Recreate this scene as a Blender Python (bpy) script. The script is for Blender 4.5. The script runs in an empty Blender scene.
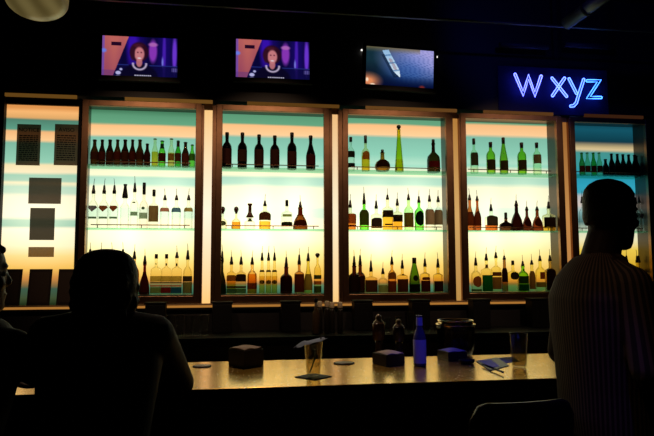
import bpy, bmesh, math, random
from mathutils import Vector, Matrix
random.seed(7)
C = bpy.context.scene
COL = C.collection
PI = math.pi

# ------------------------------------------------------------------ camera
F, YAW, PIT, ROL = 610.4, .1461, .0847, .0034
O = Vector((0, -5.7, 1.55))
sy, cy, sp, cp = math.sin(YAW), math.cos(YAW), math.sin(PIT), math.cos(PIT)
fw = Vector((sy*cp, cy*cp, sp)); r0 = Vector((cy, -sy, 0)); u0 = Vector((-sy*sp, -cy*sp, cp))
rt = r0*math.cos(ROL) - u0*math.sin(ROL); up = r0*math.sin(ROL) + u0*math.cos(ROL)
cam = bpy.data.cameras.new('camera'); camo = bpy.data.objects.new('camera', cam); COL.objects.link(camo)
cam.sensor_width = 36; cam.lens = F*36/654; cam.clip_start = .02
M = Matrix.Identity(4)
for i in range(3):
    M[i][0] = rt[i]; M[i][1] = up[i]; M[i][2] = -fw[i]; M[i][3] = O[i]
camo.matrix_world = M
C.camera = camo
def ray(px, py): return fw*F + rt*(px-327) + up*(218-py)
def W(px, py, Y):
    d = ray(px, py); return O + d*((Y-O.y)/d.y)
def ZP(px, py, z):
    d = ray(px, py); return O + d*((z-O.z)/d.z)

C.view_settings.view_transform = 'Standard'
C.view_settings.look = 'None'
C.view_settings.exposure = 0
C.view_settings.gamma = 1
C.cycles.transparent_max_bounces = 48
C.cycles.max_bounces = 8
C.cycles.use_denoising = True
C.cycles.sample_clamp_indirect = 4
C.cycles.caustics_reflective = False
C.cycles.caustics_refractive = False

def lin(c):
    return tuple(((v/255/12.92) if v/255 <= .04045 else ((v/255+.055)/1.055)**2.4) for v in c)

# ------------------------------------------------------------------ materials
MC = {}
def _m(name):
    m = bpy.data.materials.new(name); m.use_nodes = True
    nt = m.node_tree; nt.nodes.clear()
    out = nt.nodes.new('ShaderNodeOutputMaterial')
    return m, nt, out
def pbr(name, col, rough=.6, metal=0, spec=.5, noise=0, nscale=30, bump=0, aniso=0):
    if name in MC: return MC[name]
    m, nt, out = _m(name)
    b = nt.nodes.new('ShaderNodeBsdfPrincipled')
    b.inputs['Roughness'].default_value = rough
    b.inputs['Metallic'].default_value = metal
    b.inputs['Specular IOR Level'].default_value = spec
    b.inputs['Anisotropic'].default_value = aniso
    tc = nt.nodes.new('ShaderNodeTexCoord'); n = nt.nodes.new('ShaderNodeTexNoise')
    n.inputs['Scale'].default_value = nscale
    nt.links.new(tc.outputs['Object'], n.inputs['Vector'])
    mx = nt.nodes.new('ShaderNodeMix'); mx.data_type = 'RGBA'
    nz = noise if noise else .08
    mx.inputs['A'].default_value = (*[v*(1-nz) for v in col], 1)
    mx.inputs['B'].default_value = (*[min(1, v*(1+nz)) for v in col], 1)
    nt.links.new(n.outputs['Fac'], mx.inputs['Factor'])
    nt.links.new(mx.outputs['Result'], b.inputs['Base Color'])
    if bump:
        bp = nt.nodes.new('ShaderNodeBump'); bp.inputs['Strength'].default_value = bump; bp.inputs['Distance'].default_value = .005
        nt.links.new(n.outputs['Fac'], bp.inputs['Height']); nt.links.new(bp.outputs['Normal'], b.inputs['Normal'])
    nt.links.new(b.outputs[0], out.inputs[0])
    MC[name] = m; return m
def glass(col, refl=1.0, rough=.04):
    """coloured clear glass: tint per wall crossed, mirror sheen towards the rim"""
    key = 'glass_%.3f_%.3f_%.3f_%.2f' % (*col, refl)
    if key in MC: return MC[key]
    m, nt, out = _m('tinted_glass')
    t = nt.nodes.new('ShaderNodeBsdfTransparent'); t.inputs[0].default_value = (*col, 1)
    g = nt.nodes.new('ShaderNodeBsdfGlossy'); g.inputs['Roughness'].default_value = rough
    g.inputs[0].default_value = (.9*refl, .9*refl, .9*refl, 1)
    fr = nt.nodes.new('ShaderNodeFresnel'); fr.inputs['IOR'].default_value = 1.45
    mx = nt.nodes.new('ShaderNodeMixShader')
    sc_ = nt.nodes.new('ShaderNodeMath'); sc_.operation = 'MULTIPLY'; nt.links.new(fr.outputs[0], sc_.inputs[0]); sc_.inputs[1].default_value = .34 if min(col) > .5 else .7
    nt.links.new(sc_.outputs[0], mx.inputs[0]); nt.links.new(t.outputs[0], mx.inputs[1]); nt.links.new(g.outputs[0], mx.inputs[2])
    nt.links.new(mx.outputs[0], out.inputs[0])
    MC[key] = m; return m
def liquid_mat(col):
    key = 'liq_%.3f_%.3f_%.3f' % col
    if key in MC: return MC[key]
    m, nt, out = _m('liquid')
    t = nt.nodes.new('ShaderNodeBsdfTransparent'); t.inputs[0].default_value = (*col, 1)
    nt.links.new(t.outputs[0], out.inputs[0]); MC[key] = m; return m
def paper(col, trans=.5, clear=0.0):
    """thin paper: part reflects, part lets light from behind through"""
    key = 'paper_%.3f_%.3f_%.3f_%.2f_%.2f' % (*col, trans, clear)
    if key in MC: return MC[key]
    m, nt, out = _m('paper')
    d = nt.nodes.new('ShaderNodeBsdfDiffuse'); tr = nt.nodes.new('ShaderNodeBsdfTranslucent')
    n = nt.nodes.new('ShaderNodeTexNoise'); n.inputs['Scale'].default_value = 160
    mc = nt.nodes.new('ShaderNodeMix'); mc.data_type = 'RGBA'
    mc.inputs['A'].default_value = (*[v*.75 for v in col], 1); mc.inputs['B'].default_value = (*[min(1, v*1.2) for v in col], 1)
    nt.links.new(n.outputs['Fac'], mc.inputs['Factor'])
    nt.links.new(mc.outputs['Result'], d.inputs[0]); nt.links.new(mc.outputs['Result'], tr.inputs[0])
    mx = nt.nodes.new('ShaderNodeMixShader'); mx.inputs[0].default_value = trans
    nt.links.new(d.outputs[0], mx.inputs[1]); nt.links.new(tr.outputs[0], mx.inputs[2])
    last = mx
    if clear:
        t = nt.nodes.new('ShaderNodeBsdfTransparent'); m2 = nt.nodes.new('ShaderNodeMixShader'); m2.inputs[0].default_value = clear
        nt.links.new(mx.outputs[0], m2.inputs[1]); nt.links.new(t.outputs[0], m2.inputs[2]); last = m2
    nt.links.new(last.outputs[0], out.inputs[0]); MC[key] = m; return m
def emit(name, col, s=1.0):
    if name in MC: return MC[name]
    m, nt, out = _m(name)
    e = nt.nodes.new('ShaderNodeEmission'); e.inputs[0].default_value = (*col, 1); e.inputs[1].default_value = s
    nt.links.new(e.outputs[0], out.inputs[0]); MC[name] = m; return m
def panel_mat(name, stops, zlo, zhi, lamps, gain=1.0, wob=.012):
    """backlit printed acrylic: horizontal colour bands (by world height) over a row of lamps"""
    m, nt, out = _m(name)
    L = nt.links.new
    g = nt.nodes.new('ShaderNodeNewGeometry'); s = nt.nodes.new('ShaderNodeSeparateXYZ'); L(g.outputs['Position'], s.inputs[0])
    n = nt.nodes.new('ShaderNodeTexNoise'); n.inputs['Scale'].default_value = 1.2
    mp = nt.nodes.new('ShaderNodeMapping'); mp.inputs['Scale'].default_value = (1, 1, 14)
    L(g.outputs['Position'], mp.inputs[0]); L(mp.outputs[0], n.inputs['Vector'])
    a = nt.nodes.new('ShaderNodeMath'); a.operation = 'MULTIPLY_ADD'; a.inputs[1].default_value = wob*2; L(n.outputs['Fac'], a.inputs[0]); L(s.outputs['Z'], a.inputs[2])
    r = nt.nodes.new('ShaderNodeMapRange'); r.inputs['From Min'].default_value = zlo+wob; r.inputs['From Max'].default_value = zhi+wob
    L(a.outputs[0], r.inputs['Value'])
    cr = nt.nodes.new('ShaderNodeValToRGB'); L(r.outputs[0], cr.inputs[0])
    el = cr.color_ramp.elements
    st = sorted(((z-zlo)/(zhi-zlo), c) for z, c in stops)
    el[0].position = max(0, st[0][0]); el[0].color = (*lin(st[0][1]), 1)
    el[1].position = min(1, st[-1][0]); el[1].color = (*lin(st[-1][1]), 1)
    for p, c in st[1:-1]:
        e = el.new(min(1, max(0, p))); e.color = (*lin(c), 1)
    # lamp glow: sum of soft spots
    acc = None
    for (lx, lz, rx, rz, amp) in lamps:
        dx = nt.nodes.new('ShaderNodeMath'); dx.operation = 'SUBTRACT'; L(s.outputs['X'], dx.inputs[0]); dx.inputs[1].default_value = lx
        d2 = nt.nodes.new('ShaderNodeMath'); d2.operation = 'DIVIDE'; L(dx.outputs[0], d2.inputs[0]); d2.inputs[1].default_value = rx
        d3 = nt.nodes.new('ShaderNodeMath'); d3.operation = 'MULTIPLY'; L(d2.outputs[0], d3.inputs[0]); L(d2.outputs[0], d3.inputs[1])
        ez = nt.nodes.new('ShaderNodeMath'); ez.operation = 'SUBTRACT'; L(s.outputs['Z'], ez.inputs[0]); ez.inputs[1].default_value = lz
        e2 = nt.nodes.new('ShaderNodeMath'); e2.operation = 'DIVIDE'; L(ez.outputs[0], e2.inputs[0]); e2.inputs[1].default_value = rz
        e3 = nt.nodes.new('ShaderNodeMath'); e3.operation = 'MULTIPLY_ADD'; L(e2.outputs[0], e3.inputs[0]); L(e2.outputs[0], e3.inputs[1]); L(d3.outputs[0], e3.inputs[2])
        ng = nt.nodes.new('ShaderNodeMath'); ng.operation = 'MULTIPLY'; L(e3.outputs[0], ng.inputs[0]); ng.inputs[1].default_value = -1
        ex = nt.nodes.new('ShaderNodeMath'); ex.operation = 'EXPONENT'; L(ng.outputs[0], ex.inputs[0])
        am = nt.nodes.new('ShaderNodeMath'); am.operation = 'MULTIPLY_ADD'; L(ex.outputs[0], am.inputs[0]); am.inputs[1].default_value = amp
        if acc is None: am.inputs[2].default_value = 0
        else: L(acc.outputs[0], am.inputs[2])
        acc = am
    vs = nt.nodes.new('ShaderNodeVectorMath'); vs.operation = 'SCALE'; vs.inputs[0].default_value = (1, .93, .62)
    if acc: L(acc.outputs[0], vs.inputs['Scale'])
    else: vs.inputs['Scale'].default_value = 0
    va = nt.nodes.new('ShaderNodeVectorMath'); va.operation = 'ADD'; L(cr.outputs[0], va.inputs[0]); L(vs.outputs[0], va.inputs[1])
    e = nt.nodes.new('ShaderNodeEmission'); L(va.outputs[0], e.inputs[0]); e.inputs[1].default_value = gain
    L(e.outputs[0], out.inputs[0])
    return m

BLACKM = pbr('matte_black', (.005, .005, .006), .6, spec=.2)
BRONZE = pbr('brushed_bronze', (.36, .20, .115), .42, 1, aniso=.5, noise=.25, nscale=12)
SHELFM = glass((.62, .90, .78), .6, .1)
RAILM = pbr('copper_rail', (.30, .10, .06), .35, 1)
CHROME = pbr('chrome', (.6, .6, .6), .15, 1)
POURM = pbr('pourer_black', (.012, .010, .010), .35)
SPOUTM = pbr('pourer_metal', (.10, .09, .08), .3, 1)

# ------------------------------------------------------------------ mesh helpers
def link(name, me, mat, parent=None, smooth=False):
    o = bpy.data.objects.new(name, me); COL.objects.link(o)
    if mat: me.materials.append(mat)
    if smooth:
        for p in me.polygons: p.use_smooth = True
    if parent: o.parent = parent
    return o
def obj(name, bm, mat, parent=None, smooth=False, bevel=0):
    me = bpy.data.meshes.new(name)
    bmesh.ops.recalc_face_normals(bm, faces=bm.faces[:])
    bm.to_mesh(me); bm.free()
    o = link(name, me, mat, parent, smooth)
    if smooth == 'auto' or smooth is True and bevel: pass
    if bevel:
        md = o.modifiers.new('bevel', 'BEVEL'); md.width = bevel; md.segments = 2; md.limit_method = 'ANGLE'
    return o
def tag(o, label, cat=None, group=None, kind=None):
    o['label'] = label
    if cat: o['category'] = cat
    if group: o['group'] = group
    if kind: o['kind'] = kind
    return o
def struct(o, label=None):
    o['kind'] = 'structure'
    if label: o['label'] = label
    return o
def thing(name, loc, label, cat, group=None, rz=0):
    o = bpy.data.objects.new(name, None); COL.objects.link(o); o.location = loc; o.rotation_euler = (0, 0, rz)
    o.empty_display_size = .1
    return tag(o, label, cat, group)
def bx(bm, x0, x1, y0, y1, z0, z1):
    v = [bm.verts.new(p) for p in ((x0,y0,z0),(x1,y0,z0),(x1,y1,z0),(x0,y1,z0),(x0,y0,z1),(x1,y0,z1),(x1,y1,z1),(x0,y1,z1))]
    for f in ((0,3,2,1),(4,5,6,7),(0,1,5,4),(1,2,6,5),(2,3,7,6),(3,0,4,7)): bm.faces.new([v[i] for i in f])
def box(name, x0, x1, y0, y1, z0, z1, mat, parent=None, bevel=0):
    bm = bmesh.new(); bx(bm, x0, x1, y0, y1, z0, z1); return obj(name, bm, mat, parent, False, bevel)
def ringpts(c, ax, ay, n, p=2.0):
    out = []
    for i in range(n):
        t = 2*PI*i/n; a, b = math.cos(t), math.sin(t)
        if p != 2.0:
            a = math.copysign(abs(a)**(2/p), a); b = math.copysign(abs(b)**(2/p), b)
        out.append(c + ax*a + ay*b)
    return out
def loft(bm, rings, n=24, caps=True):
    """rings: (centre, half axis vector, half axis vector[, power])"""
    prev = None; first = None
    for r in rings:
        vs = [bm.verts.new(p) for p in ringpts(Vector(r[0]), Vector(r[1]), Vector(r[2]), n, r[3] if len(r) > 3 else 2.0)]
        if prev:
            for i in range(n): bm.faces.new((prev[i], prev[(i+1) % n], vs[(i+1) % n], vs[i]))
        else: first = vs
        prev = vs
    if caps:
        bm.faces.new(list(reversed(first))); bm.faces.new(prev)
def lathe(bm, prof, n=20, c=(0, 0, 0), p=2.0, caps=True):
    c = Vector(c)
    loft(bm, [(c+Vector((0, 0, z)), (max(r, 1e-4), 0, 0), (0, max(r, 1e-4), 0), p) for r, z in prof], n, caps)
def tube(bm, pts, rad, n=10, closed=False):
    pts = [Vector(p) for p in pts]; m = len(pts)
    rads = rad if isinstance(rad, (list, tuple)) else [rad]*m
    rings = []; a0 = None
    for i, p in enumerate(pts):
        if closed: t = pts[(i+1) % m]-pts[(i-1) % m]
        else: t = pts[min(i+1, m-1)]-pts[max(i-1, 0)]
        t.normalize()
        if a0 is None:
            a0 = t.orthogonal().normalized()
        else:
            a0 = (a0 - t*a0.dot(t))
            if a0.length < 1e-6: a0 = t.orthogonal()
            a0.normalize()
        rings.append([bm.verts.new(q) for q in ringpts(p, a0*rads[i], t.cross(a0)*rads[i], n)])
    for i in range(m if closed else m-1):
        A, B = rings[i], rings[(i+1) % m]
        for k in range(n): bm.faces.new((A[k], A[(k+1) % n], B[(k+1) % n], B[k]))
    if not closed:
        bm.faces.new(list(reversed(rings[0]))); bm.faces.new(rings[-1])
def ball(bm, c, r, seg=16, M3=None):
    """ellipsoid with half sizes r=(rx,ry,rz)"""
    if isinstance(r, (int, float)): r = (r, r, r)
    mat = Matrix.Translation(c) @ (M3.to_4x4() if M3 else Matrix.Identity(4)) @ Matrix.Diagonal((*r, 1))
    bmesh.ops.create_uvsphere(bm, u_segments=seg, v_segments=max(6, seg//2), radius=1, matrix=mat)

# ------------------------------------------------------------------ the room
WALLM = pbr('dark_wall_paint', (.014, .013, .015), .5, noise=.3, nscale=4)
CEILM = pbr('black_ceiling', (.010, .010, .011), .7)
FLOORM = pbr('dark_floor', (.012, .010, .009), .45, noise=.4, nscale=6)
X0R, X1R, YB, HC = -4.6, 6.4, -8.4, 4.35
struct(box('floor', X0R, X1R, YB, .55, -.1, 0, FLOORM))
struct(box('ceiling', X0R, X1R, YB, .55, HC, HC+.1, CEILM))
struct(box('wall_back', X0R, X1R, .45, .55, 0, HC, WALLM))
struct(box('wall_left', X0R-.1, X0R, YB, .55, 0, HC, WALLM))
struct(box('wall_right', X1R, X1R+.1, YB, .55, 0, HC, WALLM))
struct(box('wall_front', X0R, X1R, YB-.1, YB, 0, HC, WALLM))
ZT, ZL = 3.10, 1.247
struct(box('wall_upper', X0R, X1R, 0.0, .45, ZT+.035, HC, WALLM), 'black upper wall that carries the televisions and the neon letters')
struct(box('wall_lower', X0R, X1R, 0.0, .45, 0, ZL-.045, WALLM), 'black wall below the lit ledge')
struct(box('wall_corner', 4.27, X1R, 0.0, .45, ZL-.045, ZT+.035, WALLM))
struct(box('wall_edge', X0R, -2.075, 0.0, .45, ZL-.045, ZT+.035, WALLM))

# ------------------------------------------------------------------ backlit wall
DEP = .25
def zpix(stops, px, Y): return [(W(px, y, Y).z, c) for y, c in stops]
CRM = (255, 246, 205)
bay_stops = [(112, (70,125,92)), (116, (90,150,115)), (124, (100,162,125)), (126, (250,190,130)), (135, (255,205,150)), (138, (128,188,165)),
  (155, (140,205,180)), (163, (170,220,195)), (166, (150,215,190)), (171, (240,240,200)), (175, (250,248,205)), (178, (170,215,190)), (184, (175,220,195)), (188, (250,245,205)), (205, (255,250,208)),
  (209, (205,232,205)), (217, (205,230,200)), (221, (255,250,205)), (240, (255,248,190)), (254, (253,230,142)), (266, (246,205,100)),
  (276, (238,185,75)), (281, (215,145,65)), (284, (130,110,70)), (286, (85,125,92)), (292, (55,105,82)), (297, (22,52,40))]
bay5_stops = [(118, (12,50,66)), (130, (20,86,104)), (142, (14,60,74)), (147, (190,170,125)), (150, (225,200,150)), (153, (70,150,145)), (165, (62,158,158)), (176, (40,150,175)),
  (186, (48,165,192)), (193, (60,165,185)), (197, (190,190,190)), (205, (215,200,190)), (212, (150,190,190)), (222, (90,130,130)), (230, (220,228,200)), (240, (245,236,190)), (250, (240,205,80)), (270, (215,165,30)), (296, (60,70,30))]
left_stops = [(108, (225,150,80)), (112, (250,185,115)), (118, (225,170,105)), (120, (80,130,110)), (130, (95,160,135)), (132, (245,185,125)), (140, (255,205,145)), (143, (125,185,160)),
  (162, (145,205,178)), (165, (245,225,175)), (172, (250,232,190)), (175, (155,205,178)), (181, (165,205,180)), (183, (250,235,190)), (187, (180,215,190)), (193, (185,215,190)), (197, (255,240,205)), (217, (255,243,208)),
  (220, (150,195,170)), (226, (140,190,165)), (229, (255,240,208)), (246, (255,238,190)), (256, (255,215,130)), (268, (245,190,85)), (278, (205,135,60)), (286, (120,100,60)), (289, (55,88,70)), (298, (62,78,48)), (304, (30,45,22))]
def glow(x0, x1, amp):
    w = x1-x0
    return [(x0+w*.36, 2.02, .16, .34, amp), (x0+w*.72, 2.05, .20, .36, amp*.85), (x0+w*.40, 1.74, .26, .14, amp*.5), (x0+w*.12, 2.0, .15, .3, amp*.5)]
BAYS = [(-1.400, -.335), (-.202, .866), (.990, 2.082), (2.176, 3.248), (3.338, 4.240)]
CABN = ['leftmost cabinet', 'second cabinet', 'middle cabinet', 'fourth cabinet', 'rightmost cabinet']
STILE = .056
SIDEM = pbr('cabinet_side', (.11, .085, .065), .3, .5)
SH1, SH2, SH0 = 2.515, 1.936, 1.328
CABWHAT = ['tall bronze framed backlit cabinet with a dense row of beer bottles, nearest the posted notices',
 'tall bronze framed backlit cabinet with six dark wine bottles across its top shelf',
 'tall bronze framed backlit cabinet under the ship television, in the middle of the five',
 'tall bronze framed backlit cabinet below the neon letters with five green wine bottles on top',
 'narrow bluish backlit cabinet behind the head of the standing person']
for i, (x0, x1) in enumerate(BAYS):
    t = thing('bottle_cabinet', ((x0+x1)/2, 0, ZL), CABWHAT[i], 'cabinet', 'backlit bottle cabinets along the wall')
    inv = Vector((-(x0+x1)/2, 0, -ZL))
    def P_(name, a, b, c, d, e, f, mat, par=t, bevel=0):
        return box(name, a+inv.x, b+inv.x, c, d, e+inv.z, f+inv.z, mat, par, bevel)
    P_('frame_stile', x0, x0+STILE, -.012, .03, ZL+.006, ZT, BRONZE, bevel=.003)
    P_('frame_stile', x1-STILE, x1, -.012, .03, ZL+.006, ZT, BRONZE, bevel=.003)
    P_('top_rail', x0+STILE, x1-STILE, -.010, .03, 3.048, ZT, BRONZE, bevel=.003)
    P_('bottom_rail', x0+STILE, x1-STILE, -.010, .03, ZL+.006, 1.318, BRONZE, bevel=.003)
    P_('side_panel', x0+.005, x0+.02, .03, DEP, ZL+.006, ZT, SIDEM)
    P_('side_panel', x1-.02, x1-.005, .03, DEP, ZL+.006, ZT, SIDEM)
    P_('top_panel', x0+.02, x1-.02, .03, DEP, 3.075, 3.095, SIDEM)
    P_('bottom_panel', x0+.02, x1-.02, .03, DEP, 1.30, 1.326, SIDEM)
    if i < 4:
        pm = panel_mat('backlit_panel', zpix(bay_stops, (140, 270, 395, 508)[i], DEP), 1.2, 3.15, glow(x0, x1, (.55, .75, .65, .5)[i]), (1.08, 1.06, 1.06, 1.0)[i])
    else:
        pm = panel_mat('backlit_panel_blue', zpix(bay5_stops, 610, DEP), 1.2, 3.15, [], .95)
    P_('light_panel', x0+.02, x1-.02, DEP, DEP+.02, ZL+.006, ZT, pm)
    for z in (SH1, SH2):
        bm = bmesh.new(); bx(bm, x0+.022+inv.x, x1-.022+inv.x, .035, DEP-.004, z-.010+inv.z, z+inv.z)
        s = obj('glass_shelf', bm, SHELFM, t)
        bm = bmesh.new(); zz = z+.028+inv.z
        tube(bm, [(x0+.09+inv.x, .046, zz), (x1-.10+inv.x, .046, zz)], .0045, 8)
        for k in (.14, .5, .86):
            xx = x0+(x1-x0)*k+inv.x
            tube(bm, [(xx, .046, zz), (xx, .046, zz-.027)], .004, 6)
        obj('shelf_rail', bm, RAILM, s)

# lit pilasters between the cabinets, lit ledge, top slots
PIL = [(0, 1.1), (1, 1.0), (2, .85), (3, .9)]
def strip_mat(k, s, c=(255, 205, 150)):
    m, nt, out = _m('lit_strip'); L = nt.links.new
    g = nt.nodes.new('ShaderNodeNewGeometry'); sx = nt.nodes.new('ShaderNodeSeparateXYZ'); L(g.outputs['Position'], sx.inputs[0])
    r = nt.nodes.new('ShaderNodeMapRange'); r.inputs['From Min'].default_value = 1.25; r.inputs['From Max'].default_value = 3.1; L(sx.outputs['Z'], r.inputs[0])
    cr = nt.nodes.new('ShaderNodeValToRGB'); L(r.outputs[0], cr.inputs[0]); el = cr.color_ramp.elements
    A_, B_, C_ = (((255,196,118), (255,242,214), (240,190,120)), ((255,205,130), (255,240,205), (240,185,120)), ((200,150,80), (228,180,110), (190,130,60)), ((190,130,70), (205,145,80), (150,95,45)), ((176,118,52),)*3)[min(k, 4)]
    el[0].position = 0; el[0].color = (*lin(A_), 1); el[1].position = 1; el[1].color = (*lin(C_), 1)
    e = el.new(.45); e.color = (*lin(B_), 1)
    em = nt.nodes.new('ShaderNodeEmission'); L(cr.outputs[0], em.inputs[0]); em.inputs[1].default_value = s
    L(em.outputs[0], out.inputs[0]); return m
gaps = [(BAYS[i][1], BAYS[i+1][0]) for i in range(4)]
PLAB = ['bright cream lit strip between the leftmost and second cabinets', 'bright cream lit strip between the second and middle cabinets',
        'dim amber lit strip between the middle and fourth cabinets', 'dim amber lit strip left of the rightmost cabinet']
for i, ((a, b), (_, s)) in enumerate(zip(gaps, PIL)):
    c = [(-.315, -.240), (.893, .950), (2.100, 2.160), (3.264, 3.325)][i]
    t = thing('light_pilaster', ((a+b)/2, .03, ZL), PLAB[i], 'light strip', 'lit strips between the cabinets')
    ox = (a+b)/2
    box('lit_face', c[0]-ox, c[1]-ox, .0, .01, .0, 1.80, strip_mat(i, s), t)
    box('metal_jamb', a+.002-ox, c[0]-ox-.001, -.035, .20, 0, 1.84, BRONZE, t)
    box('metal_jamb', c[1]-ox+.001, b-.002-ox, -.035, .20, 0, 1.84, BRONZE, t)
    box('cap', c[0]-ox-.001, c[1]-ox+.001, -.005, .02, 1.802, 1.86, pbr('warm_wood', (.35, .20, .08), .5), t)

# ledge below the cabinets
LEDGE = strip_mat(9, .42)
lg = thing('ledge', (1.1, 0, ZL-.045), 'long glowing amber ledge running under all the backlit cabinets', 'ledge')
box('lit_slot', -3.17, 3.17, -.02, .03, .012, .033, emit('slot_glow', lin((176, 118, 52)), .9), lg)
box('ledge_top', -3.17, 3.17, -.05, .04, .034, .047, pbr('amber_ledge', (.42, .26, .12), .4), lg)
box('ledge_bottom', -3.17, 3.17, -.03, .0, -.008, .010, BLACKM, lg)
# warm trim above the frames
tslots = [(-2.06, -1.45, 101), (-1.03, -.24, 102), (.08, .96, 105.5), (1.22, 2.14, 110), (2.42, 3.16, 113.5), (3.50, 4.16, 120)]
TL = ['warm lit trim bar above the posted notices', 'warm lit trim bar above the leftmost cabinet', 'warm lit trim bar above the second cabinet', 'warm lit trim bar above the middle cabinet',
      'warm lit trim bar above the fourth cabinet', 'dim lit trim bar above the rightmost cabinet']
for i, (a, b, y) in enumerate(tslots):
    o = box('trim_bar', a, b, -.02, .0, ZT+.002, ZT+.032, emit('trim_glow_%d' % i, lin(((112,76,28), (120,82,34), (102,68,26), (112,74,34), (100,64,32), (62,34,18))[i]), .75), None)
    tag(o, TL[i], 'trim bar', 'warm lit trim bars above the cabinets')

# ------------------------------------------------------------------ left lit panel with notices
lp = thing('light_wall_panel', (-1.74, .02, ZL), 'bare backlit panel with coloured bands and posted notices, left of the cabinets', 'light panel')
lm = panel_mat('left_panel_mat', zpix(left_stops, 40, .03), 1.2, 3.15, [(-1.72, 1.95, .3, .3, .25), (-1.9, 2.1, .3, .3, .2)], 1.0)
box('lit_panel', -2.065+1.74, -1.408+1.74, .01, .03, .0, ZT-ZL-.03, lm, lp)
box('edge_post', -1.425+1.74, -1.404+1.74, -.05, .01, 0, ZT-ZL, BLACKM, lp)
box('edge_post', -2.09+1.74, -2.055+1.74, -.05, .01, 0, ZT-ZL, BLACKM, lp)
box('top_strip', -2.055+1.74, -1.425+1.74, -.02, .01, ZT-ZL-.062, ZT-ZL, BLACKM, lp)
def text_mesh(name, s, size, loc, mat, parent, rx=PI/2):
    cu = bpy.data.curves.new(name, 'FONT'); cu.body = s; cu.size = size; cu.align_x = 'CENTER'; cu.align_y = 'CENTER'; cu.extrude = .0004; cu.offset = size*.012
    o = bpy.data.objects.new(name, cu); COL.objects.link(o)
    dg = bpy.context.evaluated_depsgraph_get(); me = bpy.data.meshes.new_from_object(o.evaluated_get(dg)); bpy.data.objects.remove(o)
    me.transform(Matrix.Rotation(rx, 4, 'X')); 
    o2 = link(name, me, mat, parent); o2.location = loc; return o2
INK = pbr('ink', (.004, .003, .003), .8)
PAPM = paper((.28, .20, .13), .55, .10)
def poster(x0, y0, x1, y1, label, cat='notice', name='notice', mat=None, head=None, rows=0, grp='papers taped to the lit panel'):
    a = W(x0, y1, .0); b = W(x1, y0, .0)
    t = thing(name, (a.x, .004, a.z), label, cat, grp)
    w, h = b.x-a.x, b.z-a.z
    box('sheet', 0, w, 0, .0015, 0, h, mat or PAPM, t)
    if head:
        text_mesh('heading', head, h*.13, (w/2, -.001, h*.86), INK, t)
        bm = bmesh.new()
        rnd = random.Random(len(head))
        for r in range(rows):
            z = h*.72-(h*.64)*r/rows; x = w*.10
            while x < w*.88:
                l = w*rnd.uniform(.06, .17); bx(bm, x, min(x+l, w*.9), -.0012, -.0002, z-h*.014, z+h*.014); x += l+w*.025
        q = obj('text_lines', bm, INK, t); q['kind'] = 'stuff'
        return t
    return t
poster(15.5, 124.5, 41, 165, 'dark printed sheet headed NOTICE, the left of the two upper sheets', head='NOTICE', rows=14)
n2 = poster(53.5, 124.5, 78.5, 165, 'dark printed sheet headed AVISO, beside the leftmost cabinet', head='AVISO', rows=12)
poster(28, 178, 61.5, 203.5, 'wide blank dark sheet just below the two printed notices', name='paper_sheet', cat='paper', mat=paper((.22,.18,.13), .5, .14))
poster(29, 208, 55, 240, 'squarish dark sheet in the middle of the paper column', name='paper_sheet', cat='paper', mat=paper((.16,.14,.10), .5, .13))
poster(28, 247, 54, 257, 'small narrow brown strip of paper lowest on the lit panel', name='paper_sheet', cat='paper', mat=paper((.40,.26,.10), .5, .2))
for k, (xa, xb, xc, xd, lb) in enumerate([(-8, 20, -2, 21, 'dark menu board leaning on the ledge, at the far left'), (27, 50, 30, 52.5, 'dark menu board leaning on the ledge, middle of three'),
                                (56.5, 74, 59, 75, 'dark menu board leaning on the ledge, beside the leftmost cabinet')]):
    a = W(xa, 303, -.03); b = W(xb, 303, -.03); c = W(xc, 269, .0); d = W(xd, 269, .0)
    t = thing('menu_board', (a.x, -.03, ZL+.003), lb, 'menu board', 'menu boards on the ledge')
    bm = bmesh.new(); h = c.z-ZL-.004; w = b.x-a.x
    w = max(w, .15)
    def quadbox(bm, x0, x1, z0, z1, off, th):
        v = []
        for z in (z0, z1):
            yy = off+.045*z/h
            for (x, y) in ((x0, yy), (x1, yy), (x1, yy+th), (x0, yy+th)): v.append(bm.verts.new((x+.004*z/h, y, z)))
        for f in ((0,3,2,1),(4,5,6,7),(0,1,5,4),(1,2,6,5),(2,3,7,6),(3,0,4,7)): bm.faces.new([v[i] for i in f])
    quadbox(bm, 0, w, 0, h, -.018, .006); obj('cover', bm, pbr('menu_leather', (.02, .012, .008), .5), t)
    bm = bmesh.new(); quadbox(bm, w*.1, w*.9, h*.08, h*.92, -.020, .0015); obj('page', bm, pbr('menu_page', (.035, .02, .012), .6), t)

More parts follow.
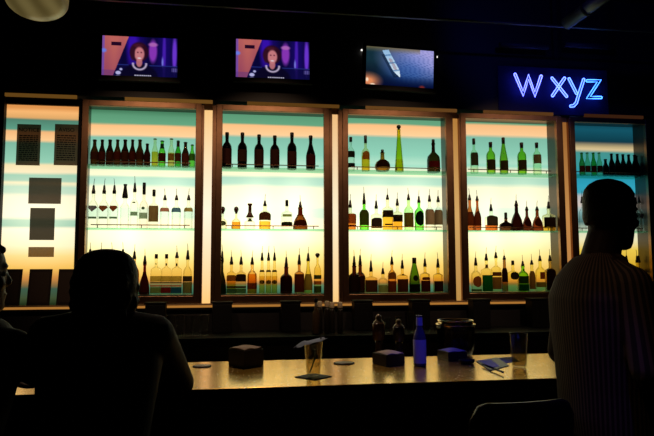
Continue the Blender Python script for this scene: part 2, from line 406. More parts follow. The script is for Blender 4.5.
# ------------------------------------------------------------------ bottles
ST = {
 'beer': [(.93,0),(1,.02),(1,.50),(.93,.58),(.62,.70),(.47,.78),(.42,.93),(.47,.94),(.47,.97),(.42,.975),(.42,1)],
 'bordeaux': [(.94,0),(1,.015),(1,.56),(.96,.62),(.72,.69),(.42,.735),(.36,.78),(.34,.95),(.39,.955),(.39,1)],
 'burgundy': [(.94,0),(1,.015),(1,.40),(.93,.48),(.62,.62),(.40,.74),(.35,.80),(.34,.95),(.39,.955),(.39,1)],
 'riesling': [(.94,0),(1,.015),(1,.36),(.90,.46),(.58,.66),(.38,.82),(.33,.95),(.38,.955),(.38,1)],
 'spirit': [(.94,0),(1,.02),(1,.60),(.93,.68),(.62,.76),(.36,.80),(.31,.84),(.31,.96),(.36,.965),(.36,1)],
 'square': [(.96,0),(1,.015),(1,.64),(.94,.70),(.55,.745),(.33,.77),(.29,.80),(.29,.96),(.34,.965),(.34,1)],
 'tall': [(.94,0),(1,.015),(1,.66),(.90,.73),(.60,.79),(.36,.83),(.33,.97),(.37,.975),(.37,1)],
 'round': [(.55,0),(.80,.03),(1,.20),(1,.34),(.82,.50),(.48,.60),(.28,.66),(.24,.95),(.30,.96),(.30,1)],
 'squat': [(.95,0),(1,.03),(1,.42),(.90,.54),(.50,.64),(.26,.70),(.22,.94),(.27,.95),(.27,1)],
 'cone': [(.96,0),(1,.01),(.94,.12),(.62,.55),(.42,.82),(.36,.97),(.42,.975),(.42,1)],
 'bell': [(.96,0),(1,.03),(.98,.18),(.80,.42),(.50,.60),(.30,.70),(.26,.95),(.32,.96),(.32,1)],
 'slim': [(.94,0),(1,.02),(1,.55),(.85,.66),(.60,.72),(.50,.76),(.48,1)],
 'champ': [(.94,0),(1,.015),(1,.33),(.92,.46),(.66,.64),(.42,.80),(.34,.92),(.40,.93),(.38,1)],
}
def prof_r(pr, z):
    for (r1, z1), (r2, z2) in zip(pr, pr[1:]):
        if z1 <= z <= z2: return r1+(r2-r1)*((z-z1)/(z2-z1) if z2 > z1 else 0)
    return pr[-1][0]
ROWZ = {1: SH1, 2: SH2, 3: SH0}
ROWN = {1: 'top shelf', 2: 'middle shelf', 3: 'bottom shelf'}
G_CLEAR = (.93, .96, .92); G_DKGRN = (.07, .09, .045); G_GREEN = (.28, .72, .16); G_BROWN = (.26, .11, .045); G_BLACK = (.035, .022, .02); G_AMB = (.88, .52, .14)
PLACED = {}
def bottle(bay, row, px, wpx, ytop, style, gcol, closure, ch, label, liq, desc, kind='liquor_bottle', Yb=None, sq=2.0, cc=None, dz=0):
    Y = .125 if Yb is None else Yb
    zb = ROWZ[row]+.0006+dz
    ybase = {1: 166, 2: 229, 3: 293}[row]
    ctr = W(px, ybase, Y); tp = W(px, ytop, Y)
    x = ctr.x; h = tp.z-zb
    dist = (ctr-O).dot(fw); rad = wpx/2/F*dist
    nm = {'beer_bottle': 'beer bottle', 'wine_bottle': 'wine bottle', 'liquor_bottle': 'bottle'}[kind]
    x = max(BAYS[bay][0]+.024+rad, min(BAYS[bay][1]-.024-rad, x))
    for (x2, Y2, r2) in PLACED.get((bay, row), []):
        dd = math.hypot(x-x2, Y-Y2)
        if dd < rad+r2+.0008:
            if dd-r2-.0008 > rad*.76: rad = dd-r2-.0008
            else:
                need = math.sqrt(max(0, (rad+r2+.001)**2-(x-x2)**2)); Y = Y2+need if Y >= Y2 and Y2+need+rad < DEP-.003 else Y2-need
    Y = max(.056+rad, min(DEP-.004-rad, Y))
    PLACED.setdefault((bay, row), []).append((x, Y, rad))
    t = thing(kind, (x, Y, zb), '%s, %s, %s' % (desc, ROWN[row], CABN[bay]), nm,
              '%s on the %s of the %s' % (nm+'s', ROWN[row], CABN[bay]))
    pr = ST[style]; n = 20
    bm = bmesh.new()
    rings = []
    for r, z in pr:
        pp = sq if (sq > 2 and z < .72) else 2.0
        rings.append((Vector((0, 0, z*h)), (rad*r, 0, 0), (0, rad*r*(.8 if sq > 2 and z < .72 else 1), 0), pp))
    loft(bm, rings, n if sq == 2 else 28)
    obj('glass_body', bm, glass(gcol), t, True)
    if liq:
        col, yf = liq
        zf = max(.1*h, min(.93*h, W(px, yf, Y).z-zb)); bm = bmesh.new(); rr = []
        zs = [h*.02]+[z*h for r, z in pr if .02*h < z*h < zf]+[zf]
        for z in zs:
            r = prof_r(pr, z/h)*rad*.93; pp = sq if (sq > 2 and z < .72*h) else 2.0
            rr.append((Vector((0, 0, z)), (r, 0, 0), (0, r*(.8 if pp > 2 else 1), 0), pp))
        loft(bm, rr, 20); obj('liquid', bm, liquid_mat(col), t, True)
    for lb in (label or []):
        col, ya, yb_ = lb[:3]; arc = lb[3] if len(lb) > 3 else 78
        za = max(.004, W(px, yb_, Y).z-zb); zb2 = min(h*.99, W(px, ya, Y).z-zb)
        if zb2 <= za: continue
        shp = lb[4] if len(lb) > 4 else 'rect'
        bm = bmesh.new(); K = 14; R = 8; vv = []
        for a in range(R+1):
            z = za+(zb2-za)*a/R; r = prof_r(pr, min(1, z/h))*rad+.0012
            pp = sq if (sq > 2 and z < .72*h) else 2.0
            row_ = []
            f = 1.0
            if shp == 'round': f = math.sqrt(max(.02, 1-(2*a/R-1)**2))
            if shp == 'heart': f = max(.08, min(1, (a/R)*1.3)) if a < R-1 else .75
            if shp == 'dome': f = 1 if a < R*.6 else math.sqrt(max(.03, 1-((a/R-.6)/.4)**2))
            off = .35*(a/R-.5) if shp == 'diag' else 0
            for k in range(K+1):
                tt = math.radians(-90+arc*f*(2*k/K-1))+off
                c_, s_ = math.cos(tt), math.sin(tt)
                if pp > 2: c_ = math.copysign(abs(c_)**(2/pp), c_); s_ = math.copysign(abs(s_)**(2/pp), s_)*.8
                row_.append(bm.verts.new((r*c_, r*s_-(.0006 if pp > 2 else 0), z)))
            vv.append(row_)
        for a in range(R):
            for k in range(K): bm.faces.new((vv[a][k], vv[a][k+1], vv[a+1][k+1], vv[a+1][k]))
        obj('label', bm, paper(lin(col), .55), t, True)
    nr = prof_r(pr, 1.0)*rad
    px2z = dist/F
    if closure == 'pour':
        hh = ch*px2z; bm = bmesh.new()
        r1 = max(.011, min(.017, nr*1.15))
        lathe(bm, [(r1, h-.002), (r1, h+hh*.28), (r1*.78, h+hh*.42), (r1*.56, h+hh*.86), (r1*.40, h+hh)], 12)
        p = obj('pourer', bm, POURM, t, True)
        bm = bmesh.new(); lean = random.choice((-1, 1))*random.uniform(.002, .007)
        tube(bm, [(0, 0, h+hh*.9), (lean*.3, 0, h+hh+.03), (lean, 0, h+hh+.062)], [.0030, .0024, .0020], 8)
        obj('spout', bm, SPOUTM, p, True)
    elif closure in ('cap', 'tallcap', 'ball', 'conecap', 'crown', 'foil', 'stopper'):
        bm = bmesh.new(); hh = ch*px2z
        colr = lin(cc) if cc else (.012, .01, .01)
        if closure == 'cap': lathe(bm, [(.013, h-hh*.15), (.015, h-hh*.1), (.015, h+hh*.9), (.013, h+hh)], 16)
        elif closure == 'tallcap': lathe(bm, [(.013, h-hh*.1), (.0155, h), (.0155, h+hh*.95), (.014, h+hh)], 16)
        elif closure == 'conecap': lathe(bm, [(rad*.62, h-hh*.05), (rad*.6, h+hh*.12), (rad*.3, h+hh*.8), (rad*.4, h+hh)], 18)
        elif closure == 'ball': lathe(bm, [(.010, h-.002), (.011, h+hh*.1), (.019, h+hh*.35), (.023, h+hh*.6), (.019, h+hh*.85), (.008, h+hh)], 16)
        elif closure == 'stopper': lathe(bm, [(rad*.75, h-.004), (rad*.5, h+hh*.15), (rad*.3, h+hh*.35), (rad*.28, h+hh*.85), (rad*.42, h+hh*.88), (rad*.42, h+hh)], 18)
        elif closure == 'crown': lathe(bm, [(nr*1.35, h-.004), (nr*1.3, h+.001), (nr*.9, h+.004)], 16)
        elif closure == 'foil':
            r = nr*1.06; lathe(bm, [(prof_r(pr, .84)*rad*1.05, h*.84), (r, h*.95), (r, h+.002), (r*.8, h+.004)], 16)
        nm2 = {'foil': 'foil_capsule', 'crown': 'crown_cap', 'ball': 'stopper', 'stopper': 'stopper'}.get(closure, 'cap')
        obj(nm2, bm, pbr('cap_%s' % (cc,), colr, .35) if cc else POURM, t, True)
    return t
ORD = ['first', 'second', 'third', 'fourth', 'fifth', 'sixth', 'seventh', 'eighth', 'ninth', 'tenth', 'eleventh', 'twelfth']
# ---- bay 0 (leftmost)
for k, x in enumerate((94.1, 101.7, 109.5, 117.1, 124.7, 132.1, 139.5)):
    bottle(0, 1, x, 7.6, 140, 'beer', (.16, .06, .03) if k % 3 else (.24, .11, .04), 'crown', 2, [((120, 55, 40) if k % 2 else (105, 62, 38), 152, 160)], None,
           'brown beer bottle, %s from the left' % ORD[k], 'beer_bottle')
bottle(0, 1, 146.9, 8, 144, 'beer', (.14, .05, .03), 'crown', 2, [((90, 45, 35), 153, 160)], None, 'short stubby brown beer bottle, eighth from the left', 'beer_bottle')
bottle(0, 1, 154.6, 6.6, 139, 'beer', (.90, .92, .72), 'crown', 2, None, ((.90, .72, .22), 152), 'clear beer bottle filled with yellow beer', 'beer_bottle')
bottle(0, 1, 161.8, 7.2, 141, 'beer', (.42, .80, .22), 'crown', 2, [((110, 30, 30), 153.5, 162, 85), ((50, 80, 50), 144, 149, 95)], None, 'green beer bottle with dark red label', 'beer_bottle')
bottle(0, 1, 171, 6.8, 139, 'beer', (.92, .93, .75), 'crown', 2, [((165, 110, 60), 154, 161, 60)], ((.92, .74, .40), 153), 'clear beer bottle with amber beer and tan label', 'beer_bottle')
bottle(0, 1, 177.8, 7.2, 141, 'beer', (.22, .62, .16), 'crown', 2, [((115, 50, 45), 153.5, 162, 80), ((90, 50, 50), 142, 147, 110)], None, 'green beer bottle with red neck label', 'beer_bottle')
bottle(0, 1, 185.2, 7.2, 142.5, 'beer', (.20, .08, .04), 'crown', 2, [((120, 60, 45), 154, 162)], None, 'brown beer bottle beside the right frame, next to last', 'beer_bottle')
bottle(0, 1, 192.0, 6.6, 145, 'beer', (.45, .78, .25), 'crown', 2, [((90, 140, 60), 154, 161)], None, 'light green beer bottle, last on the right', 'beer_bottle')
for k, (x, w) in enumerate(((92.5, 'first'), (103.2, 'second'), (113.4, 'third'))):
    bottle(0, 2, x, 10.2, 193.5, 'spirit', G_CLEAR, 'pour', 8.5, [(((125,110,120), (140,70,40), (140,60,35))[k], 206, 212, 62, 'heart'), ((120, 140, 125), 217, 219, 50)], None,
           '%s from left of three clear vodka bottles with winged emblem' % w)
bottle(0, 2, 124.3, 9.6, 197.5, 'tall', (.93, .96, .93), 'conecap', 13.5, None, ((.96, .97, .95), 205), 'plain frosted white bottle with flared black cap')
bottle(0, 2, 133.9, 8.6, 192, 'spirit', (.93, .95, .90), 'pour', 9.5, [((150, 170, 150), 212, 216, 50), ((120, 130, 110), 202, 203.5, 22)], None, 'clear bottle with faint dotted label and tall pourer')
bottle(0, 2, 143.3, 9.4, 193.5, 'spirit', (.93, .90, .86), 'tallcap', 11, [((90, 110, 90), 207, 210, 20, 'round'), ((170, 190, 170), 213, 219, 55)], None, 'clear pinkish bottle with tall black cap')
bottle(0, 2, 153.3, 9.2, 195.5, 'square', (.93, .94, .88), 'cap', 6, [((132, 98, 62), 206, 222, 84)], None, 'square bottle with large speckled brown label', sq=5)
bottle(0, 2, 164.4, 9.6, 200, 'spirit', G_CLEAR, 'pour', 5, [((205, 130, 110), 208, 212, 70)], None, 'clear bottle with pink band label')
bottle(0, 2, 176, 9.6, 200, 'spirit', G_CLEAR, 'pour', 5, [((95, 130, 160), 208, 212.5, 70)], None, 'clear bottle with blue band label')
bottle(0, 2, 188.2, 9.2, 200, 'spirit', G_CLEAR, 'pour', 5, [((195, 160, 90), 208, 212, 70)], None, 'clear bottle with yellow band label')
for k, x in enumerate((89, 100, 111, 122)):
    bottle(0, 3, x, 9.5, 256, 'spirit', G_CLEAR, 'pour', 7, [((150, 120, 80), 275, 287, 60)], ((.95, .85, .6), 272), 'clear bottle hidden by the seated head, %s from left' % ORD[k])
bottle(0, 3, 133.6, 10, 259, 'spirit', (.9, .75, .5), 'pour', 8, [((150, 95, 45), 272, 287, 70)], ((.85, .5, .16), 266), 'amber bottle beside the seated person\'s head')
bottle(0, 3, 144.2, 10.2, 264.5, 'bell', (.30, .07, .035), 'pour', 9, [((88, 26, 22), 272, 292, 80)], None, 'dark red bottle with pourer')
BANDS = [((218, 196, 96), 276, 281.5, 84), ((60, 90, 70), 282, 283.2, 84), ((210, 120, 80), 285, 286.5, 84)]
bottle(0, 3, 155.6, 10.4, 258, 'square', (.95, .94, .80), 'cap', 4, BANDS+[((180, 180, 110), 263, 265, 20, 'round'), ((120, 150, 95), 287, 293, 84)], None, 'square banded label bottle with pale green foot', sq=5)
bottle(0, 3, 165.9, 10.2, 258, 'square', (.95, .92, .78), 'cap', 4, BANDS+[((50, 30, 25), 263, 266, 30, 'round'), ((120, 35, 35), 287, 293, 84)], None, 'square banded label bottle with dark red foot', sq=5)
bottle(0, 3, 176.3, 10.2, 258, 'square', (.95, .92, .78), 'pour', 6, BANDS+[((20, 16, 20), 263, 266.5, 32, 'round'), ((35, 95, 140), 287, 293, 84)], None, 'square banded label bottle with blue foot', sq=5)
bottle(0, 3, 187.2, 9, 259.5, 'spirit', (.93, .90, .74), 'pour', 9.5, [((70, 60, 42), 276, 281.5, 85), ((130, 135, 85), 282, 293, 85)], None, 'clear bottle with dark band, beside the right frame')
# ---- bay 1
wl = [((88, 52, 46), 149, 164), ((96, 66, 50), 150, 162), ((110, 74, 62), 150, 165), ((105, 64, 52), 150, 165), ((112, 68, 60), 152, 165), ((100, 46, 44), 155, 165)]
for k, (x, yt, st) in enumerate(((226.8, 132.8, 'bordeaux'), (242.2, 133, 'bordeaux'), (258.9, 135, 'bordeaux'), (274.7, 136, 'bordeaux'), (291.9, 133, 'bordeaux'), (310.7, 136, 'burgundy'))):
    bottle(1, 1, x, 9.4, yt, st, (.05, .03, .028), 'foil', 0, [(*wl[k], 80)], None,
           ['dark wine bottle with narrow dark label, first on the left', 'dark wine bottle with short tan label, second from left', 'dark wine bottle with full brown label, third from left',
            'dark wine bottle, slightly shorter, fourth from left', 'dark wine bottle with low reddish label, fifth from left', 'dark slope-shouldered wine bottle, last on the right'][k], 'wine_bottle')
bottle(1, 2, 222.3, 8.4, 213.5, 'squat', (.95, .93, .80), 'ball', 7, [((110, 110, 80), 221, 226, 50, 'round')], None, 'small clear decanter bottle with round brown stopper', cc=(70, 32, 18))
bottle(1, 2, 236.1, 9, 213.5, 'squat', (.95, .90, .70), 'ball', 7, None, ((.86, .6, .2), 222), 'small amber decanter bottle with round brown stopper', cc=(70, 32, 18))
bottle(1, 2, 249.8, 11.5, 217, 'slim', (.95, .94, .88), 'stopper', 13.5, [((90, 100, 80), 218.5, 222, 28)], None, 'squat pale bottle with tall flared brown neck', cc=(98, 52, 22))
bottle(1, 2, 264.8, 12, 206, 'spirit', (.95, .92, .78), 'pour', 5.5, [((75, 38, 24), 212, 220.5, 74, 'dome')], ((.95, .72, .25), 221.5), 'wide bottle with brown shield label and amber liquor')
bottle(1, 2, 286.8, 11, 205.5, 'square', (.94, .94, .86), 'cap', 5.5, [((32, 30, 18), 222, 226.5, 84, 'dome'), ((150, 150, 90), 214.5, 217, 40)], None, 'clear square bottle with low black label', sq=4)
bottle(1, 2, 300.3, 15, 207.5, 'bell', (.42, .20, .06), 'pour', 6, [((170, 70, 35), 208.5, 216, 110), ((90, 42, 25), 220, 227, 70, 'round')], None, 'fat brown bottle with orange-red neck')
bottle(1, 3, 219.2, 8.6, 262, 'bell', (.10, .10, .04), 'pour', 11, None, None, 'dark cone shaped bottle beside the left frame')
bottle(1, 3, 231.2, 9.2, 264.5, 'square', (.93, .86, .6), 'pour', 8, [((150, 105, 45), 275, 281, 84, 'dome'), ((75, 60, 40), 286, 288, 84), ((70, 130, 95), 288.5, 293, 84)], ((.9, .7, .3), 276), 'square amber bottle with green foot label', sq=5)
bottle(1, 3, 240.9, 10, 264.5, 'square', (.9, .85, .65), 'pour', 8, [((42, 28, 20), 274, 281.5, 84, 'dome'), ((60, 48, 32), 286, 288, 84), ((75, 130, 90), 288.5, 293, 84)], None, 'square bottle with black domed label', sq=5)
bottle(1, 3, 252, 9.6, 264.5, 'spirit', (.92, .78, .5), 'pour', 7.5, [((125, 70, 38), 283, 289, 80)], ((.86, .58, .2), 274), 'amber bottle with low reddish label')
for k, x in enumerate((261.9, 268.4, 274.4)):
    bottle(1, 3, x, 5.8, 260.5, 'slim', (.93, .90, .66), 'pour', 8, [((105, 85, 40), 280, 284, 60, 'round'), ((55, 40, 22), 270, 272, 80)], ((.9, .8, .45), 276),
           '%s of three slim clear bottles standing close together' % ('left', 'middle', 'right')[k])
bottle(1, 3, 286.2, 12, 267, 'bordeaux', (.22, .08, .05), 'pour', 10, [((50, 20, 16), 276, 291, 80)], None, 'large dark maroon bottle, tallest in its row')
bottle(1, 3, 299.2, 9.6, 264.5, 'square', (.75, .55, .34), 'pour', 10, [((92, 48, 30), 274, 292, 84)], None, 'square bottle wholly covered by brown label', sq=5)
bottle(1, 3, 308.2, 9.4, 261, 'riesling', (.86, .82, .38), 'pour', 8, [((160, 145, 70), 274, 290, 80)], None, 'tapering yellow-green frosted bottle')
bottle(1, 3, 317.6, 7.4, 257.5, 'spirit', (.93, .86, .55), 'ball', 4.5, [((60, 72, 30), 275, 279, 84), ((190, 110, 40), 281, 284.5, 84), ((70, 100, 50), 286, 293, 84)], None, 'narrow striped bottle with small ball stopper', cc=(40, 25, 15))
# ---- bay 2
bottle(2, 1, 350.9, 8, 141.5, 'spirit', (.90, .93, .88), 'tallcap', 4.5, [((38, 32, 24), 151.5, 158, 70, 'diag'), ((28, 22, 18), 163.5, 168, 80)], None, 'clear whisky bottle with black cap and slanted black label')
bottle(2, 1, 365.7, 8.4, 142.5, 'spirit', (.93, .88, .65), 'tallcap', 7, [((185, 105, 35), 151.5, 160, 58, 'dome')], ((.94, .74, .18), 156), 'yellow liquor bottle with black cap and orange label')
bottle(2, 1, 382.7, 15.5, 152.5, 'round', (.62, .36, .10), 'cap', 3, [((60, 34, 18), 160, 168, 62, 'diag')], None, 'squat round brown decanter bottle, shortest in its row', sq=2)
bottle(2, 1, 399.2, 9, 129.5, 'cone', (.70, .76, .08), 'ball', 4.5, None, ((.96, .82, .16), 160), 'very tall slender yellow-green cone bottle', cc=(16, 20, 10))
bottle(2, 1, 433.6, 13, 143, 'squat', (.18, .13, .05), 'tallcap', 3.5, [((120, 34, 34), 162, 168, 64), ((60, 42, 24), 143, 152, 110)], None, 'dark squat brandy bottle with long neck and red label', cc=(30, 18, 14))
bottle(2, 2, 350.4, 11, 207.5, 'square', (.93, .9, .75), 'pour', 7.5, [((196, 120, 66), 214, 224, 84), ((110, 46, 22), 225, 227, 84)], ((.86, .5, .2), 214), 'square bottle with large orange label beside the left frame', sq=5)
bottle(2, 2, 364.3, 9.6, 204, 'spirit', (.42, .86, .22), 'pour', 11, [((92, 72, 38), 210, 225.5, 80)], None, 'bright green bottle with tall pourer and olive label')
bottle(2, 2, 376.4, 10.6, 208.5, 'square', (.93, .92, .80), 'pour', 8, [((46, 30, 30), 218, 226.5, 84, 'dome'), ((140, 90, 30), 227, 228.5, 84)], None, 'clear bottle with low black domed label', sq=4)
bottle(2, 2, 387.8, 10.4, 199.5, 'square', (.94, .92, .78), 'pour', 5, [((44, 34, 22), 210.5, 217.5, 84, 'diag'), ((60, 40, 20), 224, 225.5, 30)], ((.93, .70, .22), 212), 'square whisky bottle with slanted black label', sq=5)
bottle(2, 2, 397.6, 9.6, 205.5, 'square', (.93, .9, .75), 'pour', 7, [((38, 30, 24), 215, 222, 84)], ((.93, .66, .2), 217), 'square amber bottle with straight black label', sq=5)
bottle(2, 2, 408.9, 9.6, 200, 'spirit', (.72, .93, .60), 'pour', 6, [((120, 76, 40), 213, 227, 84)], None, 'pale green bottle with tan label')
bottle(2, 2, 419.3, 9.4, 202.5, 'spirit', (.42, .86, .30), 'pour', 6.5, [((20, 28, 22), 211, 226, 66, 'round')], None, 'green bottle with large round black label')
bottle(2, 2, 429.9, 9.2, 201.5, 'spirit', (.93, .94, .90), 'pour', 6.5, [((150, 112, 88), 209.5, 225, 82)], None, 'clear bottle with greyish tan label')
bottle(2, 2, 438.6, 8.4, 202, 'spirit', (.93, .94, .90), 'pour', 6, [((138, 110, 84), 210, 225, 82), ], None, 'clear tan-labelled bottle beside the right frame')
bottle(2, 3, 347.5, 7.4, 268, 'bordeaux', (.07, .04, .02), 'pour', 11, None, None, 'black bottle partly behind the left frame', Yb=.20)
bottle(2, 3, 360.3, 10, 265, 'bordeaux', (.25, .11, .05), 'pour', 10, [((70, 36, 22), 276, 290, 80)], None, 'brown bottle behind the wider dark bottle', Yb=.20)
bottle(2, 3, 354.8, 11.5, 266, 'bordeaux', (.18, .07, .03), 'pour', 10, [((48, 26, 18), 275, 291, 80)], None, 'wide dark brown bottle standing in front', Yb=.09)
bottle(2, 3, 371.2, 12, 271.5, 'square', (.93, .86, .6), 'pour', 11, [((72, 44, 24), 280, 292, 84)], None, 'square bottle with wide dark brown label', sq=5)
bottle(2, 3, 383.1, 10, 274, 'spirit', (.93, .90, .66), 'pour', 6, [((140, 160, 110), 285, 292, 84)], None, 'short clear bottle with pale green foot')
bottle(2, 3, 392.2, 9.4, 264.5, 'spirit', (.86, .66, .32), 'pour', 8, [((135, 92, 30), 272, 279, 70, 'dome'), ((120, 60, 26), 281, 292, 84)], None, 'amber bottle with round golden upper label')
bottle(2, 3, 402.6, 10.6, 268.5, 'square', (.93, .84, .55), 'pour', 8.5, [((70, 36, 22), 279, 293, 84), ((80, 50, 25), 274, 275.5, 20)], None, 'square bottle with deep brown lower label', sq=5)
bottle(2, 3, 414.7, 10.8, 258, 'champ', (.25, .46, .10), 'foil', 0, [((30, 26, 16), 284, 293, 85), ((48, 50, 26), 275, 281, 30, 'round')], None, 'tall green champagne bottle', 'wine_bottle', cc=(18, 20, 12))
bottle(2, 3, 425.4, 9.2, 266.5, 'square', (.93, .86, .5), 'pour', 8, [((64, 24, 18), 280.5, 293, 84), ((90, 40, 24), 277, 280, 40, 'dome')], None, 'dark red labelled bottle just right of the champagne', sq=5)
bottle(2, 3, 438.4, 9.2, 267.5, 'square', (.93, .86, .5), 'pour', 9, [((46, 26, 16), 281, 293, 84)], None, 'black labelled bottle beside the right frame', sq=5)
# ---- bay 3
bottle(3, 1, 474.3, 8, 144, 'spirit', (.82, .93, .78), 'tallcap', 5.5, [((66, 54, 36), 153, 166, 72)], None, 'pale green bottle with black cap and dark label', 'wine_bottle')
bottle(3, 1, 491, 8.8, 142.5, 'bordeaux', (.50, .74, .16), 'foil', 0, [((74, 50, 34), 160, 170.5, 76)], None, 'green-yellow wine bottle with low dark label, second from left', 'wine_bottle', cc=(50, 24, 18))
bottle(3, 1, 503.9, 8.4, 138, 'riesling', (.46, .66, .14), 'foil', 0, [((80, 52, 36), 161, 170.5, 76)], None, 'tall slim tapering green wine bottle in the centre', 'wine_bottle', cc=(50, 24, 18))
bottle(3, 1, 522.1, 8.8, 143, 'bordeaux', (.44, .72, .14), 'foil', 0, [((84, 48, 36), 160.5, 170.5, 76)], None, 'green wine bottle with reddish label, fourth from left', 'wine_bottle', cc=(50, 24, 18))
bottle(3, 1, 537.2, 8.2, 143, 'bordeaux', (.80, .93, .74), 'foil', 0, [((128, 86, 60), 155, 164, 76)], None, 'pale clear wine bottle with brown label, last on the right', 'wine_bottle', cc=(46, 22, 18))
bottle(3, 2, 470.2, 8.6, 200, 'burgundy', (.70, .36, .16), 'pour', 5.5, [((120, 70, 40), 212, 226, 80)], None, 'brown bottle close to the left frame')
bottle(3, 2, 477.8, 9.2, 200.5, 'burgundy', (.62, .28, .12), 'pour', 4.5, [((112, 66, 40), 211, 226, 80, 'dome')], None, 'orange-brown bottle, second from the left')
bottle(3, 2, 491.5, 11.5, 211, 'square', (.9, .94, .85), 'pour', 7, [((62, 46, 38), 215.5, 226, 76)], ((.82, .38, .16), 225), 'clear square bottle with dark label and red foot', sq=5)
bottle(3, 2, 506.1, 13.2, 218, 'squat', (.30, .18, .10), 'cap', 5.5, [((44, 22, 22), 221, 227, 76)], None, 'squat dark bottle with square cap', cc=(52, 52, 30))
bottle(3, 2, 516.7, 12.6, 205, 'bell', (.10, .035, .03), 'pour', 4.5, None, None, 'black-brown long necked bottle, tallest in its row')
bottle(3, 2, 527.3, 11.6, 210, 'bell', (.26, .10, .06), 'pour', 3.5, [((88, 40, 36), 218, 227, 60, 'round')], None, 'dark brown bell bottle left of its twin')
bottle(3, 2, 537.6, 11.2, 210, 'bell', (.40, .16, .08), 'pour', 3.5, [((100, 52, 34), 218, 227, 60, 'round')], None, 'reddish brown bell bottle right of its twin')
bottle(3, 2, 549.2, 11.6, 208.5, 'square', (.93, .9, .7), 'pour', 7, [((36, 22, 18), 217.5, 227.5, 84)], ((.92, .72, .25), 226), 'square bottle with black label and yellow foot', sq=4)
bottle(3, 3, 476.4, 10.4, 265.5, 'spirit', (.93, .92, .72), 'pour', 8, [((135, 75, 42), 276, 287, 56, 'round'), ((75, 115, 80), 289, 292, 80)], None, 'clear bottle with reddish emblem, first on the left')
bottle(3, 3, 487.1, 10.2, 260.5, 'square', (.93, .92, .66), 'pour', 7, [((10, 88, 40), 275, 292, 84), ((80, 55, 25), 264.5, 268, 60, 'diag')], None, 'square bottle with deep green label', sq=5)
bottle(3, 3, 496.8, 8.8, 258, 'square', (.93, .9, .62), 'pour', 6, [((84, 48, 24), 272, 276, 84), ((120, 90, 50), 277, 289, 84)], None, 'square bottle with two-tone brown label', sq=5)
bottle(3, 3, 505.2, 6, 259.5, 'slim', (.55, .38, .18), 'pour', 4, [((44, 24, 18), 268, 282, 80)], None, 'very narrow dark bottle')
bottle(3, 3, 513.6, 10.2, 264.5, 'square', (.94, .91, .58), 'cap', 4, [((34, 30, 22), 272, 279.5, 44, 'round')], None, 'pale yellow bottle with black round label', sq=4)
bottle(3, 3, 523.6, 11.4, 266, 'spirit', (.42, .82, .12), 'pour', 5, [((8, 78, 50), 284, 291, 84), ((44, 60, 28), 276, 283.5, 84), ((30, 42, 18), 268.5, 271.5, 24, 'round')], None, 'green round-shouldered bottle with dark green label')
bottle(3, 3, 532.6, 6.4, 264.5, 'slim', (.9, .88, .6), 'pour', 4.5, [((126, 96, 60), 271, 289, 80)], None, 'slim clear bottle with brown label')
bottle(3, 3, 541, 10.2, 261, 'spirit', (.93, .9, .55), 'pour', 5.5, [((118, 56, 26), 272, 279, 30), ((125, 115, 60), 282, 287, 80)], None, 'yellowish bottle with small reddish mark')
bottle(3, 3, 551, 9.5, 261, 'square', (.6, .5, .3), 'pour', 6, [((38, 24, 16), 269, 290, 84)], None, 'dark labelled bottle partly behind the standing person', sq=4)
# ---- bay 4
b5 = [(582, (.30,.55,.25), 'green beer bottle with red label, first on the left'), (587.6, (.62,.78,.6), 'pale green beer bottle, second from the left'), (593.7, (.25,.60,.22), 'green beer bottle, third from the left'),
      (599.5, (.62,.78,.6), 'pale green beer bottle, fourth from the left')]
for x, c, d in b5:
    bottle(4, 1, x, 5.4, 153, 'beer', c, 'crown', 2, [((110, 42, 26), 166, 172, 80)], None, d, 'beer_bottle')
bottle(4, 1, 605.6, 6, 159.5, 'beer', (.08, .05, .05), 'crown', 2, [((60, 28, 22), 167, 173, 80)], None, 'short stubby dark beer bottle', 'beer_bottle')
for k, x in enumerate((611.8, 617.7, 623.3, 629, 634.8, 640.6)):
    bottle(4, 1, x, 5.7, 154+k*.3, 'beer', (.07, .045, .045), 'crown', 2, [((62, 28, 26), 166.5, 173, 80)], None, 'dark beer bottle, %s of the six dark ones' % ORD[k], 'beer_bottle')
for x, d in ((583, 'pale bottle left of the standing person'), (592, 'pale bottle hidden behind the head'), (633, 'clear bottle just right of the head, third from the frame'), (640.2, 'clear bottle right of the head, second from the frame'), (648, 'clear bottle beside the right frame')):
    bottle(4, 2, x, 7.2, 203, 'spirit', (.88, .92, .90), 'pour', 6.5, [((70, 60, 62), 213.5, 219, 34, 'round')], None, d) if x < 646 else bottle(4, 2, x-1, 6.6, 203, 'spirit', (.88, .92, .90), 'pour', 6.5, [((92, 100, 96), 213.5, 219, 60)], None, d)
for x, d in ((628, 'yellowish bottle nearest the chin'), (638.6, 'yellowish bottle, middle of three'), (646.5, 'yellowish bottle beside the right frame')):
    bottle(4, 3, x, 8, 262.5, 'spirit', (.9, .82, .45), 'pour', 7, [((40, 34, 14), 269, 272.5, 70), ((120, 90, 30), 276, 288, 70)], None, d)
